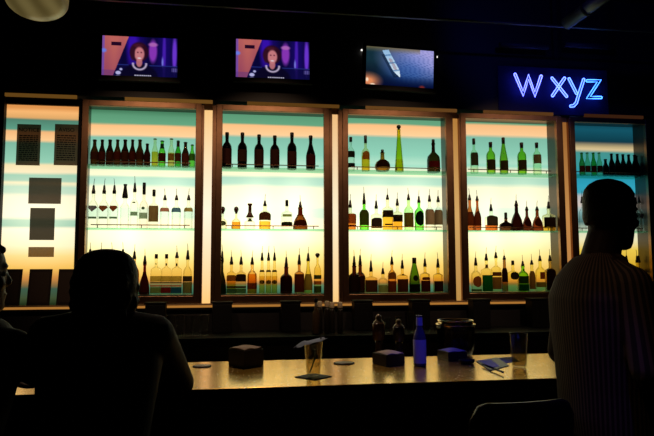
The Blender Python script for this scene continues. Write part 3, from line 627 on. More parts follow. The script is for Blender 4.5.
#@@PART2
# ------------------------------------------------------------------ televisions
def screen_mesh(name, w, h, paint, parent, nx=150, ny=86, gain=1.0):
    me = bpy.data.meshes.new(name); vs = []; fs = []
    for j in range(ny+1):
        for i in range(nx+1): vs.append((w*(i/nx-.5), 0, h*(.5-j/ny)))
    for j in range(ny):
        for i in range(nx):
            a = j*(nx+1)+i; fs.append((a, a+nx+1, a+nx+2, a+1))
    me.from_pydata(vs, [], fs)
    ca = me.color_attributes.new('picture', 'FLOAT_COLOR', 'POINT')
    for j in range(ny+1):
        for i in range(nx+1):
            c = lin(paint(i/nx, j/ny)); ca.data[j*(nx+1)+i].color = (*c, 1)
    m, nt, out = _m('screen_picture')
    at = nt.nodes.new('ShaderNodeAttribute'); at.attribute_name = 'picture'
    e = nt.nodes.new('ShaderNodeEmission'); e.inputs[1].default_value = gain
    nt.links.new(at.outputs['Color'], e.inputs[0]); nt.links.new(e.outputs[0], out.inputs[0])
    return link(name, me, m, parent)
def mixc(a, b, t):
    t = max(0, min(1, t)); return tuple(x+(y-x)*t for x, y in zip(a, b))
def ell(u, v, cx, cy, rx, ry, soft=.15):
    d = math.hypot((u-cx)/rx, (v-cy)/ry); return max(0, min(1, (1+soft/2-d)/soft))
def paint_news(u, v):
    c = mixc((12, 8, 60), (26, 10, 110), .5+.5*math.sin(u*17))
    c = mixc(c, (60, 20, 190), ell(u, v, .40, .2, .07, .5, .9))
    c = mixc(c, (150, 60, 200), ell(u, v, .67, .35, .055, .28, .5))
    c = mixc(c, (190, 110, 200), ell(u, v, .67, .18, .06, .05, .6))
    c = mixc(c, (90, 40, 210), ell(u, v, .82, .4, .022, .6, .8)*.8)
    c = mixc(c, (120, 60, 230), ell(u, v, .96, .4, .03, .45, .7))
    c = mixc(c, (130, 130, 240), ell(u, v, .80, .62, .012, .12, .9))
    if v > .70: c = mixc(c, (14, 12, 66), .75)
    if .70 < v < .73 and (u < .35 or u > .62): c = mixc(c, (50, 70, 170), .6)
    edge = .345-.20*v
    if u < edge:
        c = mixc((212, 112, 104), (176, 84, 106), v+.2*math.sin(u*30))
        if .115 < u < .25 and .15 < v < .235: c = (40, 8, 40)
        if u < .03: c = mixc(c, (110, 80, 210), .7)
        c = mixc(c, (120, 140, 255), ell(u, v, .02, .37, .035, .05, .8))
        if v > .86: c = mixc(c, (110, 60, 140), .5)
    c = mixc(c, (12, 8, 40), ell(u, v, .49, 1.02, .25, .34, .15))      # dark jacket
    c = mixc(c, (48, 14, 34), ell(u, v, .485, .38, .125, .25, .2))      # hair
    c = mixc(c, (90, 30, 50), ell(u, v, .47, .22, .06, .05, .9)*.7)
    c = mixc(c, (200, 120, 130), ell(u, v, .49, .64, .04, .12, .3))      # neck
    c = mixc(c, (222, 136, 142), ell(u, v, .49, .43, .066, .175, .3))    # face
    c = mixc(c, (100, 40, 60), max(ell(u, v, .468, .39, .012, .02, .8), ell(u, v, .515, .39, .012, .02, .8))*.8)
    c = mixc(c, (250, 230, 235), ell(u, v, .49, .535, .024, .018, .8))   # smile
    c = mixc(c, (60, 20, 40), ell(u, v, .40, .42, .03, .17, .5)*.8)
    d = math.hypot((u-.495)/.092, (v-.68)/.15)
    if v > .66 and .72 < d < 1.18: c = mixc(c, (238, 220, 250), 1-abs(d-.95)/.26)
    c = mixc(c, (200, 200, 250), max(ell(u, v, .215, .92, .035, .045, .3), ell(u, v, .25, .83, .02, .03, .6), ell(u, v, .21, 1, .04, .012, .5)))
    if .92 < u < 1 and .76 < v < .86 and int(u*110) % 3: c = mixc(c, (120, 110, 190), .7)
    if .955 < v < .985 and .43 < u < .66 and int(u*160) % 4: c = (210, 205, 235)
    return c
def paint_ship(u, v):
    n = math.sin(u*70+v*40+3*math.sin(v*23))*math.sin(v*90-u*20)
    c = mixc((20, 46, 56), (14, 50, 100), u)
    c = mixc(c, (10, 18, 34), max(0, min(1, (v-.35)*2.2))*(1-u)*1.1)
    c = mixc(c, (170, 165, 225), ell(u, v, .92, .22, .52, .48, 1.2))
    c = mixc(c, (40, 90, 170), ell(u, v, .62, .62, .3, .4, 1.2)*.6)
    if u > .45: c = mixc(c, (10, 40, 110), max(0, n)*.55*min(1, v+.3))
    if v > .7: c = mixc(c, (3, 10, 46), (v-.7)*3.2)
    if v < .14 and u < .8: c = mixc(c, (120, 105, 70), (1-v/.14)*.8)
    ax, ay, bx_, by = .29, .10, .49, .72
    t = ((u-ax)*(bx_-ax)+(v-ay)*(by-ay))/((bx_-ax)**2+(by-ay)**2)
    if -.05 < t < 1.05:
        dx = u-(ax+(bx_-ax)*t); wd = .046*min(1, (1.06-t)*4)
        if abs(dx) < wd:
            c = mixc((150, 190, 225), (215, 235, 250), t)
            if .3 < t < .75 and abs(dx) < wd*.5 and int((u*31+v*57)) % 2: c = (150, 90, 90)
            if int(t*16) % 5 == 2: c = mixc(c, (40, 90, 150), .5)
        elif -.09 < dx < 0 and t > .1: c = mixc(c, (6, 22, 40), .5)
    c = mixc(c, (230, 140, 90), ell(u, v, .04, .90, .14, .16, 1.3))
    c = mixc(c, (255, 230, 200), max(ell(u, v, .02, .87, .02, .05, .8), ell(u, v, .10, .985, .035, .025, .8)))
    c = mixc(c, (120, 40, 40), ell(u, v, .83, .99, .04, .05, .9))
    return c
PLAST = pbr('tv_plastic', (.005, .005, .006), .5)
def tv(px0, py0, px1, py1, paint, label, rx=0, yroll=0, gain=1.0):
    Y = -.14
    a = W(px0, (py0+py1)/2, Y); b = W(px1, (py0+py1)/2, Y); w = b.x-a.x
    cz = W((px0+px1)/2, (py0+py1)/2, Y).z; h = W((px0+px1)/2, py0, Y).z-W((px0+px1)/2, py1, Y).z
    t = thing('television', ((a.x+b.x)/2, Y, cz), label, 'television', 'televisions on the black upper wall')
    t.rotation_euler = (rx, yroll, 0)
    W2, H2 = w/2, h/2; g = .028
    bm = bmesh.new()
    bx(bm, -W2-g, W2+g, .003, .05, -H2-g*1.5, H2+g)
    obj('casing', bm, PLAST, t, False, .006)
    bm = bmesh.new()
    bx(bm, -W2-g, W2+g, -.008, .003, H2, H2+g); bx(bm, -W2-g, W2+g, -.008, .003, -H2-g*1.5, -H2)
    bx(bm, -W2-g, -W2, -.008, .003, -H2, H2); bx(bm, W2, W2+g, -.008, .003, -H2, H2)
    obj('bezel', bm, PLAST, t)
    screen_mesh('screen', w, h, paint, t, gain=gain).location = (0, .001, 0)
    bm = bmesh.new(); bx(bm, -.1, .1, .05, .062, -.1, .1); tube(bm, [(0, .06, 0), (0, .125, .0)], .022, 10); bx(bm, -.09, .09, .120, .139, -.07, .07)
    obj('wall_bracket', bm, BLACKM, t)
    return t
tv(102, 37, 177.5, 76.5, paint_news, 'left television with a dark haired news presenter, above the leftmost cabinet', yroll=-.004, gain=.74)
tv(236, 40.5, 309.5, 78.5, paint_news, 'second television with the same news presenter, above the second cabinet', yroll=-.002, gain=.74)
tv(366, 48.5, 433.5, 86.5, paint_ship, 'television showing a ship on blue sea, above the middle cabinet', yroll=.030, gain=.95)
a = W(361, 50, -.035); b = W(437.5, 57, -.035)  # added glowing tube; its ends imitate white reflections beside the screen
t = thing('added_glint_tube', (a.x, -.035, a.z), 'added glowing tube whose ends stand in for white reflections at both sides of the ship television', 'added glint tube')
bm = bmesh.new(); tube(bm, [(0, 0, 0), (b.x-a.x, 0, b.z-a.z)], .009, 10); obj('glint_emitter', bm, emit('glint_white', (1, .96, .85), 1.3), t)
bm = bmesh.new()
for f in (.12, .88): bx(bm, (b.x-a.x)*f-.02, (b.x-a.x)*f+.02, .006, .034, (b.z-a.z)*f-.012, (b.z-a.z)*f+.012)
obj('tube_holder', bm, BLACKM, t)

# ------------------------------------------------------------------ neon sign
def nz(X, Y): return (505+X/5.945, 60+Y/5.945)
NY = -.07
og = W(557, 95, NY)
ns = thing('neon_sign', (og.x, 0, og.z), 'blue neon letters w xyz on the black wall above the fourth cabinet', 'neon sign')
def n3(X, Y):
    p = W(*nz(X, Y), NY); return Vector((p.x-og.x, NY, p.z-og.z))
def outline(pts, d, rnd_=4):
    """closed loop at distance d around an open stroke given in the (x, z) plane"""
    P2 = [Vector((p.x, p.z)) for p in pts]; L_, R_ = [], []
    for i, p in enumerate(P2):
        a_ = (p-P2[i-1]).normalized() if i else (P2[1]-P2[0]).normalized()
        b_ = (P2[i+1]-p).normalized() if i < len(P2)-1 else a_
        na, nb = Vector((-a_.y, a_.x)), Vector((-b_.y, b_.x)); m = (na+nb); m.normalize(); k = d/max(.45, m.dot(na))
        L_.append(p+m*k); R_.append(p-m*k)
    e = (P2[-1]-P2[-2]).normalized(); s_ = (P2[1]-P2[0]).normalized()
    cap1 = [P2[-1]+(Vector((-e.y, e.x))*math.cos(PI*k/(rnd_+1))+e*math.sin(PI*k/(rnd_+1)))*d for k in range(1, rnd_+1)]
    cap0 = [P2[0]+(-Vector((-s_.y, s_.x))*math.cos(PI*k/(rnd_+1))-s_*math.sin(PI*k/(rnd_+1)))*d for k in range(1, rnd_+1)]
    loop = L_+cap1+list(reversed(R_))+cap0
    return [Vector((q.x, 0, q.y)) for q in loop]
def neon_mat(name, c, s): return emit(name, c, s)
LET = [('letter_w', [[(60,85),(108,200),(140,100),(178,205),(215,96)]], (.11, .14, 1.0), 5.5),
       ('letter_x', [[(280,108),(366,216)], [(354,108),(283,212)]], (.09, .15, 1.0), 5.5),
       ('letter_y', [[(381,112),(425,198)], [(468,116),(436,215),(424,255),(408,272),(391,274)]], (.07, .15, 1.0), 5.5),
       ('letter_z', [[(488,124),(560,124),(496,223),(571,223)]], (.045, .20, 1.0), 5.0)]
for nm_, strokes, c, s_ in LET:
    bm = bmesh.new()
    for st in strokes:
        lp_ = outline([n3(*q) for q in st], .0115)
        dense = []
        for i_, q in enumerate(lp_):
            q2 = lp_[(i_+1) % len(lp_)]; dense += [q, q.lerp(q2, .5)]
        for q in dense: q.y = NY
        tube(bm, dense, .0052, 8, closed=True)
    o = obj(nm_, bm, neon_mat('neon_'+nm_, c, s_), ns, True)
    bm = bmesh.new()
    for st in strokes:
        for q in (st[0], st[-1]):
            p = n3(*q); tube(bm, [(p.x, NY, p.z), (p.x, -.011, p.z)], .004, 6)
    obj('standoff', bm, BLACKM, ns)

bm = bmesh.new(); bx(bm, -.60, .60, -.012, -.001, -.19, .30)  # added board, painted blue to imitate the halo round the letters
obj('halo_board', bm, pbr('painted_blue_halo', (.018, .018, .10), .85, spec=.1), ns, False, .004)

# ------------------------------------------------------------------ ceiling things
CE = pbr('ceiling_metal', (.10, .085, .07), .4, .8)
a = W(100, 2.2, -.6); b = W(560, 24, -.6); zr = (a.z+b.z)/2
t = thing('ceiling_rail', (1.0, -.6, zr), 'thin metal rail running along just below the black ceiling', 'ceiling rail')
box('rail', -4.5, 3.2, -.015, .015, -.008, .008, CE, t, .003)
bm = bmesh.new()
for x in (-3.6, -2.2, -.8, .6, 2.0, 3.0): tube(bm, [(x, 0, 0), (x, 0, HC-zr)], .006, 6)
obj('hanger', bm, BLACKM, t)
# duct lit blue, upper right
t = thing('ceiling_duct', (0, 0, 0), 'round duct slanting under the ceiling, lit blue, at the upper right', 'duct')
p1 = W(566, 24, -.9); p2 = W(640, -30, -1.6)
t.location = p1
bm = bmesh.new(); tube(bm, [(0, 0, 0), p2-p1], .055, 16); obj('pipe', bm, pbr('duct_metal', (.12, .12, .14), .4, .7), t, True)
bm = bmesh.new(); d = (p2-p1)
for f in (.3, .75): tube(bm, [d*(f-.012), d*(f+.012)], .062, 16); 
for f in (.3, .75): tube(bm, [d*f, Vector((d.x*f, d.y*f, HC-p1.z))], .005, 6)
obj('strap', bm, BLACKM, t)
for (xa, xb, lb) in ((500, 548, 'left of two dark horizontal pipes on the wall above the neon letters'), (565, 615, 'right of two dark horizontal pipes on the wall above the neon letters')):
    a = W(xa, 44, -.12); b = W(xb, 48, -.12)
    t = thing('wall_pipe', ((a.x+b.x)/2, -.12, (a.z+b.z)/2), lb, 'pipe', 'pipes above the neon letters')
    h = (b.x-a.x)/2
    bm = bmesh.new(); tube(bm, [(-h, 0, 0), (h, 0, 0)], .028, 14); obj('pipe', bm, pbr('pipe_paint', (.05, .05, .06), .5), t, True)
    for q in (-h*.7, h*.7): box('pipe_clip', q-.012, q+.012, .02, .12, -.02, .02, BLACKM, t)
# bowl pendant, upper left
pc = W(37, 0, -2.5)
t = thing('pendant_lamp', (pc.x, -2.5, pc.z), 'shallow bowl shaped pendant with streaky gold reflections painted as glow, cut by the top left corner', 'pendant lamp')
m, nt, out = _m('painted_sheen_shade'); L = nt.links.new
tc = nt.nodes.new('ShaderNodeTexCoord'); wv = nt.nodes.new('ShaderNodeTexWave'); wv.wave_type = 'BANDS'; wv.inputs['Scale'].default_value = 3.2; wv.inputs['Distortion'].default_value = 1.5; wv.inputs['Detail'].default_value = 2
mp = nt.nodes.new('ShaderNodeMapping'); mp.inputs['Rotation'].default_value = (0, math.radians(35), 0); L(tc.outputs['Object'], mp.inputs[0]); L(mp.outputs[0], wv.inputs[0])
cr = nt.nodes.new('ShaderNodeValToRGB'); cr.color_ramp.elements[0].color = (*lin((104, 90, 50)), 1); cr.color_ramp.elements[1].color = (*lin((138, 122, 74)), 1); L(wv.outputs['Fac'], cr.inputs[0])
e = nt.nodes.new('ShaderNodeEmission'); L(cr.outputs[0], e.inputs[0]); e.inputs[1].default_value = .5  # streaked weak emission stands in for reflections on the bowl
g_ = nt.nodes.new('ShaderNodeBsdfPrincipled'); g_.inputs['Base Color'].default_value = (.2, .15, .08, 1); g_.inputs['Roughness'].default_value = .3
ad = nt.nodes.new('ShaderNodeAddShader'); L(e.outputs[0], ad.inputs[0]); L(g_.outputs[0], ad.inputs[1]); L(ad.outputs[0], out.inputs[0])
R_ = .150
bm = bmesh.new(); prof = []
for k in range(0, 10):
    a_ = PI/2*k/9; prof.append((max(.001, R_*math.sin(a_)), -.095*math.cos(a_)))
prof += [(R_*1.0, .02), (R_*.97, .02)]+[(R_*.97*math.sin(PI/2*k/9)+.0005, -.088*math.cos(PI/2*k/9)) for k in range(9, -1, -1)]
lathe(bm, prof, 32, caps=True); obj('lamp_shade', bm, m, t, True)
bm = bmesh.new(); lathe(bm, [(R_*1.02, .02), (R_*1.02, .03), (R_*.3, .055), (.02, .09), (.004, .1), (.004, HC-pc.z)], 24); obj('canopy_stem', bm, BLACKM, t, True)

# ------------------------------------------------------------------ unseen ceiling spots, most of them added for warm and blue light
def spot(loc, aim, power, col, deg, label, blend=.6, size=.03):
    loc = Vector(loc); aim = Vector(aim)
    t = thing('unseen_spotlight', loc, label, 'spotlight', 'ceiling spotlights')
    d = (aim-loc).normalized(); q = d.to_track_quat('-Z', 'Y')
    bm = bmesh.new(); lathe(bm, [(.045, .02), (.045, .14), (.03, .16), (.028, .16), (.041, .138), (.041, .02)], 20, caps=False)
    o = obj('can', bm, BLACKM, t, True); o.rotation_mode = 'QUATERNION'; o.rotation_quaternion = q
    bm = bmesh.new(); st_ = q @ Vector((0, 0, .15)); tube(bm, [st_, (st_.x, st_.y, HC-loc.z)], .008, 8); obj('stem', bm, BLACKM, t)
    l = bpy.data.lights.new('spot', 'SPOT'); l.energy = power; l.color = col; l.spot_size = math.radians(deg); l.spot_blend = blend; l.shadow_soft_size = size
    lo = bpy.data.objects.new('spot_bulb', l); COL.objects.link(lo); lo.parent = t; lo.rotation_mode = 'QUATERNION'; lo.rotation_quaternion = q
    return t
spot((-.9, -2.3, 4.05), (-.85, 0, 2.05), 75, (1, .62, .38), 46, 'black can spotlight out of view, added to light the leftmost cabinet')  # warm wall spots added to bring up the frames and labels
spot((.35, -2.3, 4.05), (.3, 0, 2.05), 75, (1, .62, .38), 46, 'black can spotlight out of view, added to light the second cabinet')
spot((1.5, -2.3, 4.05), (1.55, 0, 2.05), 75, (1, .62, .38), 46, 'black can spotlight out of view, added to light the middle cabinet')
spot((2.75, -2.3, 4.05), (2.75, 0, 2.05), 75, (1, .62, .38), 46, 'black can spotlight out of view, added to light the fourth cabinet')
spot((1.05, -4.3, 4.1), (1.08, -2.74, 1.12), 120, (.03, .04, 1), 13, 'black can spotlight out of view, added to throw blue on the bar top')  # blue spots added to tint the bar items and the stool
spot((.75, -4.5, 4.1), (1.22, -3.72, 1.1), 40, (.05, .04, 1), 8, 'black can spotlight out of view, added to throw blue on the right stool')
spot((-.2, -4.3, 4.1), (1.30, -3.6, 1.15), 16, (1, .60, .34), 17, 'black can spotlight aimed at the striped shirt')
spot((2.5, -2.2, 4.0), (2.95, -1.1, 4.1), 14, (.05, .07, 1), 80, 'black can spotlight with blue gel washing the ceiling duct')
spot((.15, -1.5, 4.1), (.15, -2.75, 1.1), 95, (1, .72, .5), 38, 'black can spotlight out of view, added to brighten the left half of the bar')  # extra spot added to brighten the caddies and napkins

# ------------------------------------------------------------------ the bar
BZ = 1.07; BF, BB = -3.13, -2.38
m, nt, out = _m('speckled_bar_top'); L = nt.links.new
b = nt.nodes.new('ShaderNodeBsdfPrincipled'); b.inputs['Roughness'].default_value = .17
tc = nt.nodes.new('ShaderNodeTexCoord'); vo = nt.nodes.new('ShaderNodeTexVoronoi'); vo.inputs['Scale'].default_value = 42; vo.inputs['Randomness'].default_value = .55; L(tc.outputs['Object'], vo.inputs['Vector'])
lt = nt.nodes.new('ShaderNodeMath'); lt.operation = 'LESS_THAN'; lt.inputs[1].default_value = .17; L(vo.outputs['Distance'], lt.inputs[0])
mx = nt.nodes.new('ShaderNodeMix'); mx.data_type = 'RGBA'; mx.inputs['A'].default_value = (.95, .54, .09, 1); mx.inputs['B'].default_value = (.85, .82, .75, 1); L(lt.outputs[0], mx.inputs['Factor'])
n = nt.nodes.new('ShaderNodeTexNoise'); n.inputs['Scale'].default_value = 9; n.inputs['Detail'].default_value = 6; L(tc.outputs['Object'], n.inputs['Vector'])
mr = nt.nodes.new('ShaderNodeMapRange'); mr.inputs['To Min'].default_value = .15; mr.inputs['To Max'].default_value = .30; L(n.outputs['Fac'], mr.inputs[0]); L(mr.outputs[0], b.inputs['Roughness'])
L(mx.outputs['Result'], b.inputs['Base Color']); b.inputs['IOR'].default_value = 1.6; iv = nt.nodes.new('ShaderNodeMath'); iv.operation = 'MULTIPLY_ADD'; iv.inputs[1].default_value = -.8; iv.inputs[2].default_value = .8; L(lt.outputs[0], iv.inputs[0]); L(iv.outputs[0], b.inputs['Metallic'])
L(b.outputs[0], out.inputs[0]); BARTOP = m
DKW = pbr('dark_bar_wood', (.014, .009, .006), .4, noise=.4, nscale=8)
bar = thing('bar_counter', (.5, (BF+BB)/2, 0), 'long bar counter with glossy speckled top reflecting golden light', 'bar counter')
box('countertop', -4.0, 4.3, BF-(BF+BB)/2, BB-(BF+BB)/2, BZ-.006, BZ, BARTOP, bar, .002)
box('edge_band', -4.0, 4.3, BF+.002-(BF+BB)/2, BB-.002-(BF+BB)/2, BZ-.055, BZ-.0065, BLACKM, bar, .003)
box('front_panel', -3.95, 4.25, BF+.22-(BF+BB)/2, BF+.26-(BF+BB)/2, 0, BZ-.056, DKW, bar)
box('rear_panel', -3.95, 4.25, BB-.06-(BF+BB)/2, BB-.02-(BF+BB)/2, 0, BZ-.056, DKW, bar)
bm = bmesh.new(); tube(bm, [(-3.9, BF+.08-(BF+BB)/2, .22), (4.2, BF+.08-(BF+BB)/2, .22)], .022, 12)
for x in (-3.5, -2, -.5, 1, 2.5, 4): tube(bm, [(x, BF+.08-(BF+BB)/2, .22), (x, BF+.225-(BF+BB)/2, .22)], .012, 8); 
obj('foot_rail', bm, pbr('brass_rail', (.25, .16, .06), .3, 1), bar, True)
# back counter
bc = thing('back_counter', (1.0, -.30, 0), 'low black back counter beneath the lit ledge, behind the bar', 'counter')
box('worktop', -4.2, 3.3, -.29, .285, .96, 1.0, pbr('black_laminate', (.005, .004, .004), .6, spec=.15), bc, .004)
box('base_cabinet', -4.2, 3.3, -.25, .28, 0, .96, DKW, bc)
for k in range(8):
    q = box('cabinet_door', -4.1+k*.92, -3.22+k*.92, -.268, -.252, .08, .93, DKW, bc, .004)
    box('handle', -3.34+k*.92, -3.32+k*.92, -.29, -.269, .45, .65, CHROME, q)

# ------------------------------------------------------------------ things on the ledge: black clip boxes
CL = [(157, 'leftmost cabinet, right of the seated head'), (222.5, 'second cabinet, left half'), (290, 'second cabinet, right half'), (361, 'middle cabinet, left half'), (417.5, 'middle cabinet, right half'),
      (477, 'fourth cabinet, left half'), (534.5, 'fourth cabinet, right half')]
for x, s_ in CL:
    p = W(x, 303, -.12)
    t = thing('black_box', (p.x, -.17, 1.0), 'black box standing below the %s' % s_, 'box', 'black boxes under the cabinets')
    box('case', -.085, .085, -.07, .07, .001, .255, BLACKM, t, .008)
    box('lid', -.092, .092, -.075, .075, .256, .275, BLACKM, t, .004)

# glasses etc. on the back counter
GL = glass((.90, .90, .88), 1.0, .05)
def tumbler(x, y, z, r, h, label, group, nm='glass_tumbler', mat=None, taper=.82, par=None):
    t = thing(nm, (x, y, z), label, 'glass', group)
    bm = bmesh.new(); w = .0022
    prof = [(r*taper*.9, .0), (r*taper, .003), (r, h-.001), (r-.0006, h), (r-w, h-.001), (r*taper-w, .010), (.001, .009)]
    lathe(bm, prof, 28, caps=True); obj('glass_wall', bm, mat or GL, t, True); return t
xs = [162, 171, 180, 189, 197, 205]
for k, x in enumerate(xs):
    p = W(x, 316, -.40)
    tumbler(p.x, -.40, 1.0005, .036, p.z-1.0+.004*(k % 3), '%s from left of the clear tumblers lined up under the leftmost cabinet' % ORD[k], 'tumblers under the leftmost cabinet')
for k, (x, y, r) in enumerate(((387, 318, .035), (398.5, 317, .030), (410, 312, .032), (428, 333, .035), (437, 332, .033))):
    p = W(x, y, -.45)
    t = tumbler(p.x, -.45, 1.0005, r, max(.06, p.z-1.0), ['clear glass on the back counter, left of five', 'clear glass on the back counter, second of five', 'tallest clear glass on the back counter behind the blue bottle',
        'short clear glass on the back counter right of the blue bottle', 'short clear glass on the back counter left of the round jar'][k], 'clear glasses under the middle cabinet')
# bottles and jars with pale caps on the back counter
BRN = pbr('tan_ceramic', (.10, .06, .03), .4)
p = W(316, 318, -.45); t = thing('small_bottle', (p.x, -.45, 1.0005), 'tan bottle with dark neck on the back counter below the second cabinet', 'bottle')
h = W(316, 298, -.45).z-1.0
bm = bmesh.new(); lathe(bm, [(.03, 0), (.032, .01), (.032, h*.55), (.014, h*.72), (.012, h*.9)], 18); obj('bottle_body', bm, BRN, t, True)
bm = bmesh.new(); lathe(bm, [(.015, h*.88), (.015, h)], 14); obj('cap', bm, BLACKM, t, True)
for k, (x, y) in enumerate(((320.5, 301.5), (327, 301), (333, 302.5), (340, 302))):
    p = W(x, y, -.40); h = p.z-1.0
    t = thing('squeeze_bottle', (p.x, -.40 if k % 2 else -.34, 1.0005), '%s from left of four dark bottles with pale caps, below the lit pilaster' % ORD[k], 'bottle', 'pale capped bottles on the back counter')
    bm = bmesh.new(); lathe(bm, [(.022, 0), (.024, .008), (.024, h*.72), (.014, h*.80)], 16); obj('bottle_body', bm, pbr('dark_plastic', (.02, .016, .014), .3), t, True)
    bm = bmesh.new(); lathe(bm, [(.021, h*.80), (.022, h*.82), (.022, h*.96), (.016, h)], 16); obj('cap', bm, pbr('pale_cap', (.75, .62, .42), .4), t, True)

# ------------------------------------------------------------------ things on the bar top
TZ = BZ+.0008
def base(px, py): return ZP(px, py, BZ)
CADM = pbr('caddy_plastic', (.012, .010, .012), .35)
def caddy(px, py, rot, w, h, label, nap=(.42, .30, .22)):
    p = base(px, py)
    t = thing('napkin_caddy', (p.x, p.y, TZ), label, 'napkin holder', 'napkin caddies on the bar', rot)
    bm = bmesh.new(); a = w/2; k = .004
    bx(bm, -a, a, -a, a, 0, .006)
    bx(bm, -a, -a+k, -a, a, .006, h*.86); bx(bm, a-k, a, -a, a, .006, h*.86); bx(bm, -a+k, a-k, -a, -a+k, .006, h*.86); bx(bm, -a+k, a-k, a-k, a, .006, h*.86)
    obj('tray', bm, CADM, t, False, .0015)
    bm = bmesh.new(); n_ = 10; b_ = a-k-.002; vs_ = []
    for j in range(n_+1):
        row_ = []
        for i_ in range(n_+1):
            u, v = i_/n_*2-1, j/n_*2-1
            row_.append(bm.verts.new((u*b_, v*b_, h-.006+.010*(1-u*u)*(1-v*v)+.002*math.sin(5*u+3*v))))
        vs_.append(row_)
    for j in range(n_):
        for i_ in range(n_): bm.faces.new((vs_[j][i_], vs_[j][i_+1], vs_[j+1][i_+1], vs_[j+1][i_]))
    g = bmesh.ops.extrude_face_region(bm, geom=bm.faces[:]); 
    for v in [q for q in g['geom'] if isinstance(q, bmesh.types.BMVert)]: v.co.z = .007
    obj('napkin_stack', bm, pbr('napkin_paper_%s' % (nap,), nap, .8, noise=.15), t)
    return t
caddy(246, 366, math.radians(38), .125, .098, 'square black caddy of brownish napkins, alone on the left of the bar')
caddy(388.5, 364.5, math.radians(24), .118, .066, 'low caddy of pale napkins in front of the two dark shakers', (.5, .38, .28))
caddy(452, 359.5, math.radians(12), .115, .055, 'low napkin caddy lit purple-blue, right of the blue-lit bottle', (.45, .36, .42))

# round coasters / trays
def coaster(px, py, r, label, mat, rim):
    p = base(px, py); t = thing('round_coaster', (p.x, p.y, TZ), label, 'coaster', 'round coasters on the bar')
    bm = bmesh.new(); lathe(bm, [(r*.97, 0), (r, .001), (r, .0035), (r*.93, .004), (r*.90, .0030), (.001, .0030)], 32); obj('disc', bm, mat, t, True)
    bm = bmesh.new(); lathe(bm, [(r*.84, .0031), (r*.84, .0040), (.001, .0041)], 32); obj('printed_face', bm, rim, t, True); return t
CO1 = pbr('coaster_board', (.03, .02, .015), .6, spec=.2); CO2 = pbr('coaster_print', (.32, .25, .20), .3, noise=.9, nscale=120)
coaster(202, 366.5, .046, 'round coaster beside the seated person\'s elbow', CO1, CO2)
coaster(344, 363.5, .054, 'round dark coaster to the right of the drink', CO1, pbr('coaster_print2', (.16, .12, .09), .3, noise=.8, nscale=90))

# the drink: square dark coaster, pint glass, liquid, ice, straw, napkin over the top
p = base(313.5, 377)
t = thing('square_coaster', (p.x, p.y, TZ), 'dark square coaster under the tall drink', 'coaster', None, math.radians(42))
box('board', -.060, .060, -.060, .060, 0, .003, pbr('black_card', (.010, .009, .014), .6, spec=.15), t, .001)
gx, gy, gz = p.x, p.y, TZ+.0034
t = thing('drinking_glass', (gx, gy, gz), 'tall pint glass of pale drink with a napkin over its rim', 'glass')
h = W(313, 342, gy).z-gz; r = .044
bm = bmesh.new(); prof = [(r*.68, 0), (r*.70, .004), (r, h-.001), (r-.001, h), (r-.0028, h-.001), (r*.72-.0025, .014), (.001, .012)]
lathe(bm, prof, 32); obj('glass_wall', bm, glass((.92, .90, .82), 1.0, .05), t, True)
bm = bmesh.new(); zf = h*.74; lathe(bm, [(r*.71-.003, .015), (r*(.70+.30*.74)-.0034, zf)], 28); obj('liquid', bm, liquid_mat((.95, .88, .70)), t, True)
ICE = glass((.88, .88, .84), 1.0, .12)
for k in range(7):
    rnd = random.Random(k+40); zz = .05+k*.0125; rr_ = r*(.70+.30*zz/h)-.020
    q = Matrix.Translation((rr_*math.cos(k*2.3), rr_*math.sin(k*2.3), zz)) @ Matrix.Rotation(rnd.uniform(0, 3), 4, Vector((rnd.random(), rnd.random(), 1)).normalized())
    bm = bmesh.new(); bmesh.ops.create_cube(bm, size=.017, matrix=q); bmesh.ops.bevel(bm, geom=bm.edges[:], offset=.003, segments=2, affect='EDGES')
    tag(obj('ice_cube', bm, ICE, None, True), 'ice cube in the tall drink, seen through the glass', 'ice cube', 'ice cubes in the tall drink').location = (gx, gy, gz)
bm = bmesh.new(); tube(bm, [(-.018, -.012, .018), (.026, -.004, h*.86), (.036, .0, h+.028)], .0032, 10)
tag(obj('drinking_straw', bm, pbr('black_straw', (.006, .005, .008), .35), None, True), 'black straw slanting up through the tall drink', 'straw').location = (gx, gy, gz)
# napkin draped over the rim
bm = bmesh.new(); n_ = 22; vv = []
for j in range(n_+1):
    rr2 = []
    for i_ in range(n_+1):
        u, v = i_/n_*2-1, j/n_*2-1
        x_, y_ = u*.066-.014, v*.05
        a45 = math.radians(14); X_ = x_*math.cos(a45)-y_*math.sin(a45); Y_ = x_*math.sin(a45)+y_*math.cos(a45)
        d_ = math.hypot(X_, Y_)
        z_ = h+.0015+max(0, d_-r)*(-.18)+.016*max(0, X_)/.05+(.003*math.sin(7*u+5*v) if d_ > r else .0)
        z_ -= .012*max(0, -X_-.04)/.03
        rr2.append(bm.verts.new((X_, Y_, z_)))
    vv.append(rr2)
for j in range(n_):
    for i_ in range(n_): bm.faces.new((vv[j][i_], vv[j][i_+1], vv[j+1][i_+1], vv[j+1][i_]))
o = obj('paper_napkin', bm, paper((.60, .68, .85), .45), None, True); o.location = (gx, gy, gz)
md = o.modifiers.new('solid', 'SOLIDIFY'); md.thickness = .0008; md.offset = 1
tag(o, 'crumpled pale napkin laid across the rim of the tall drink', 'napkin')

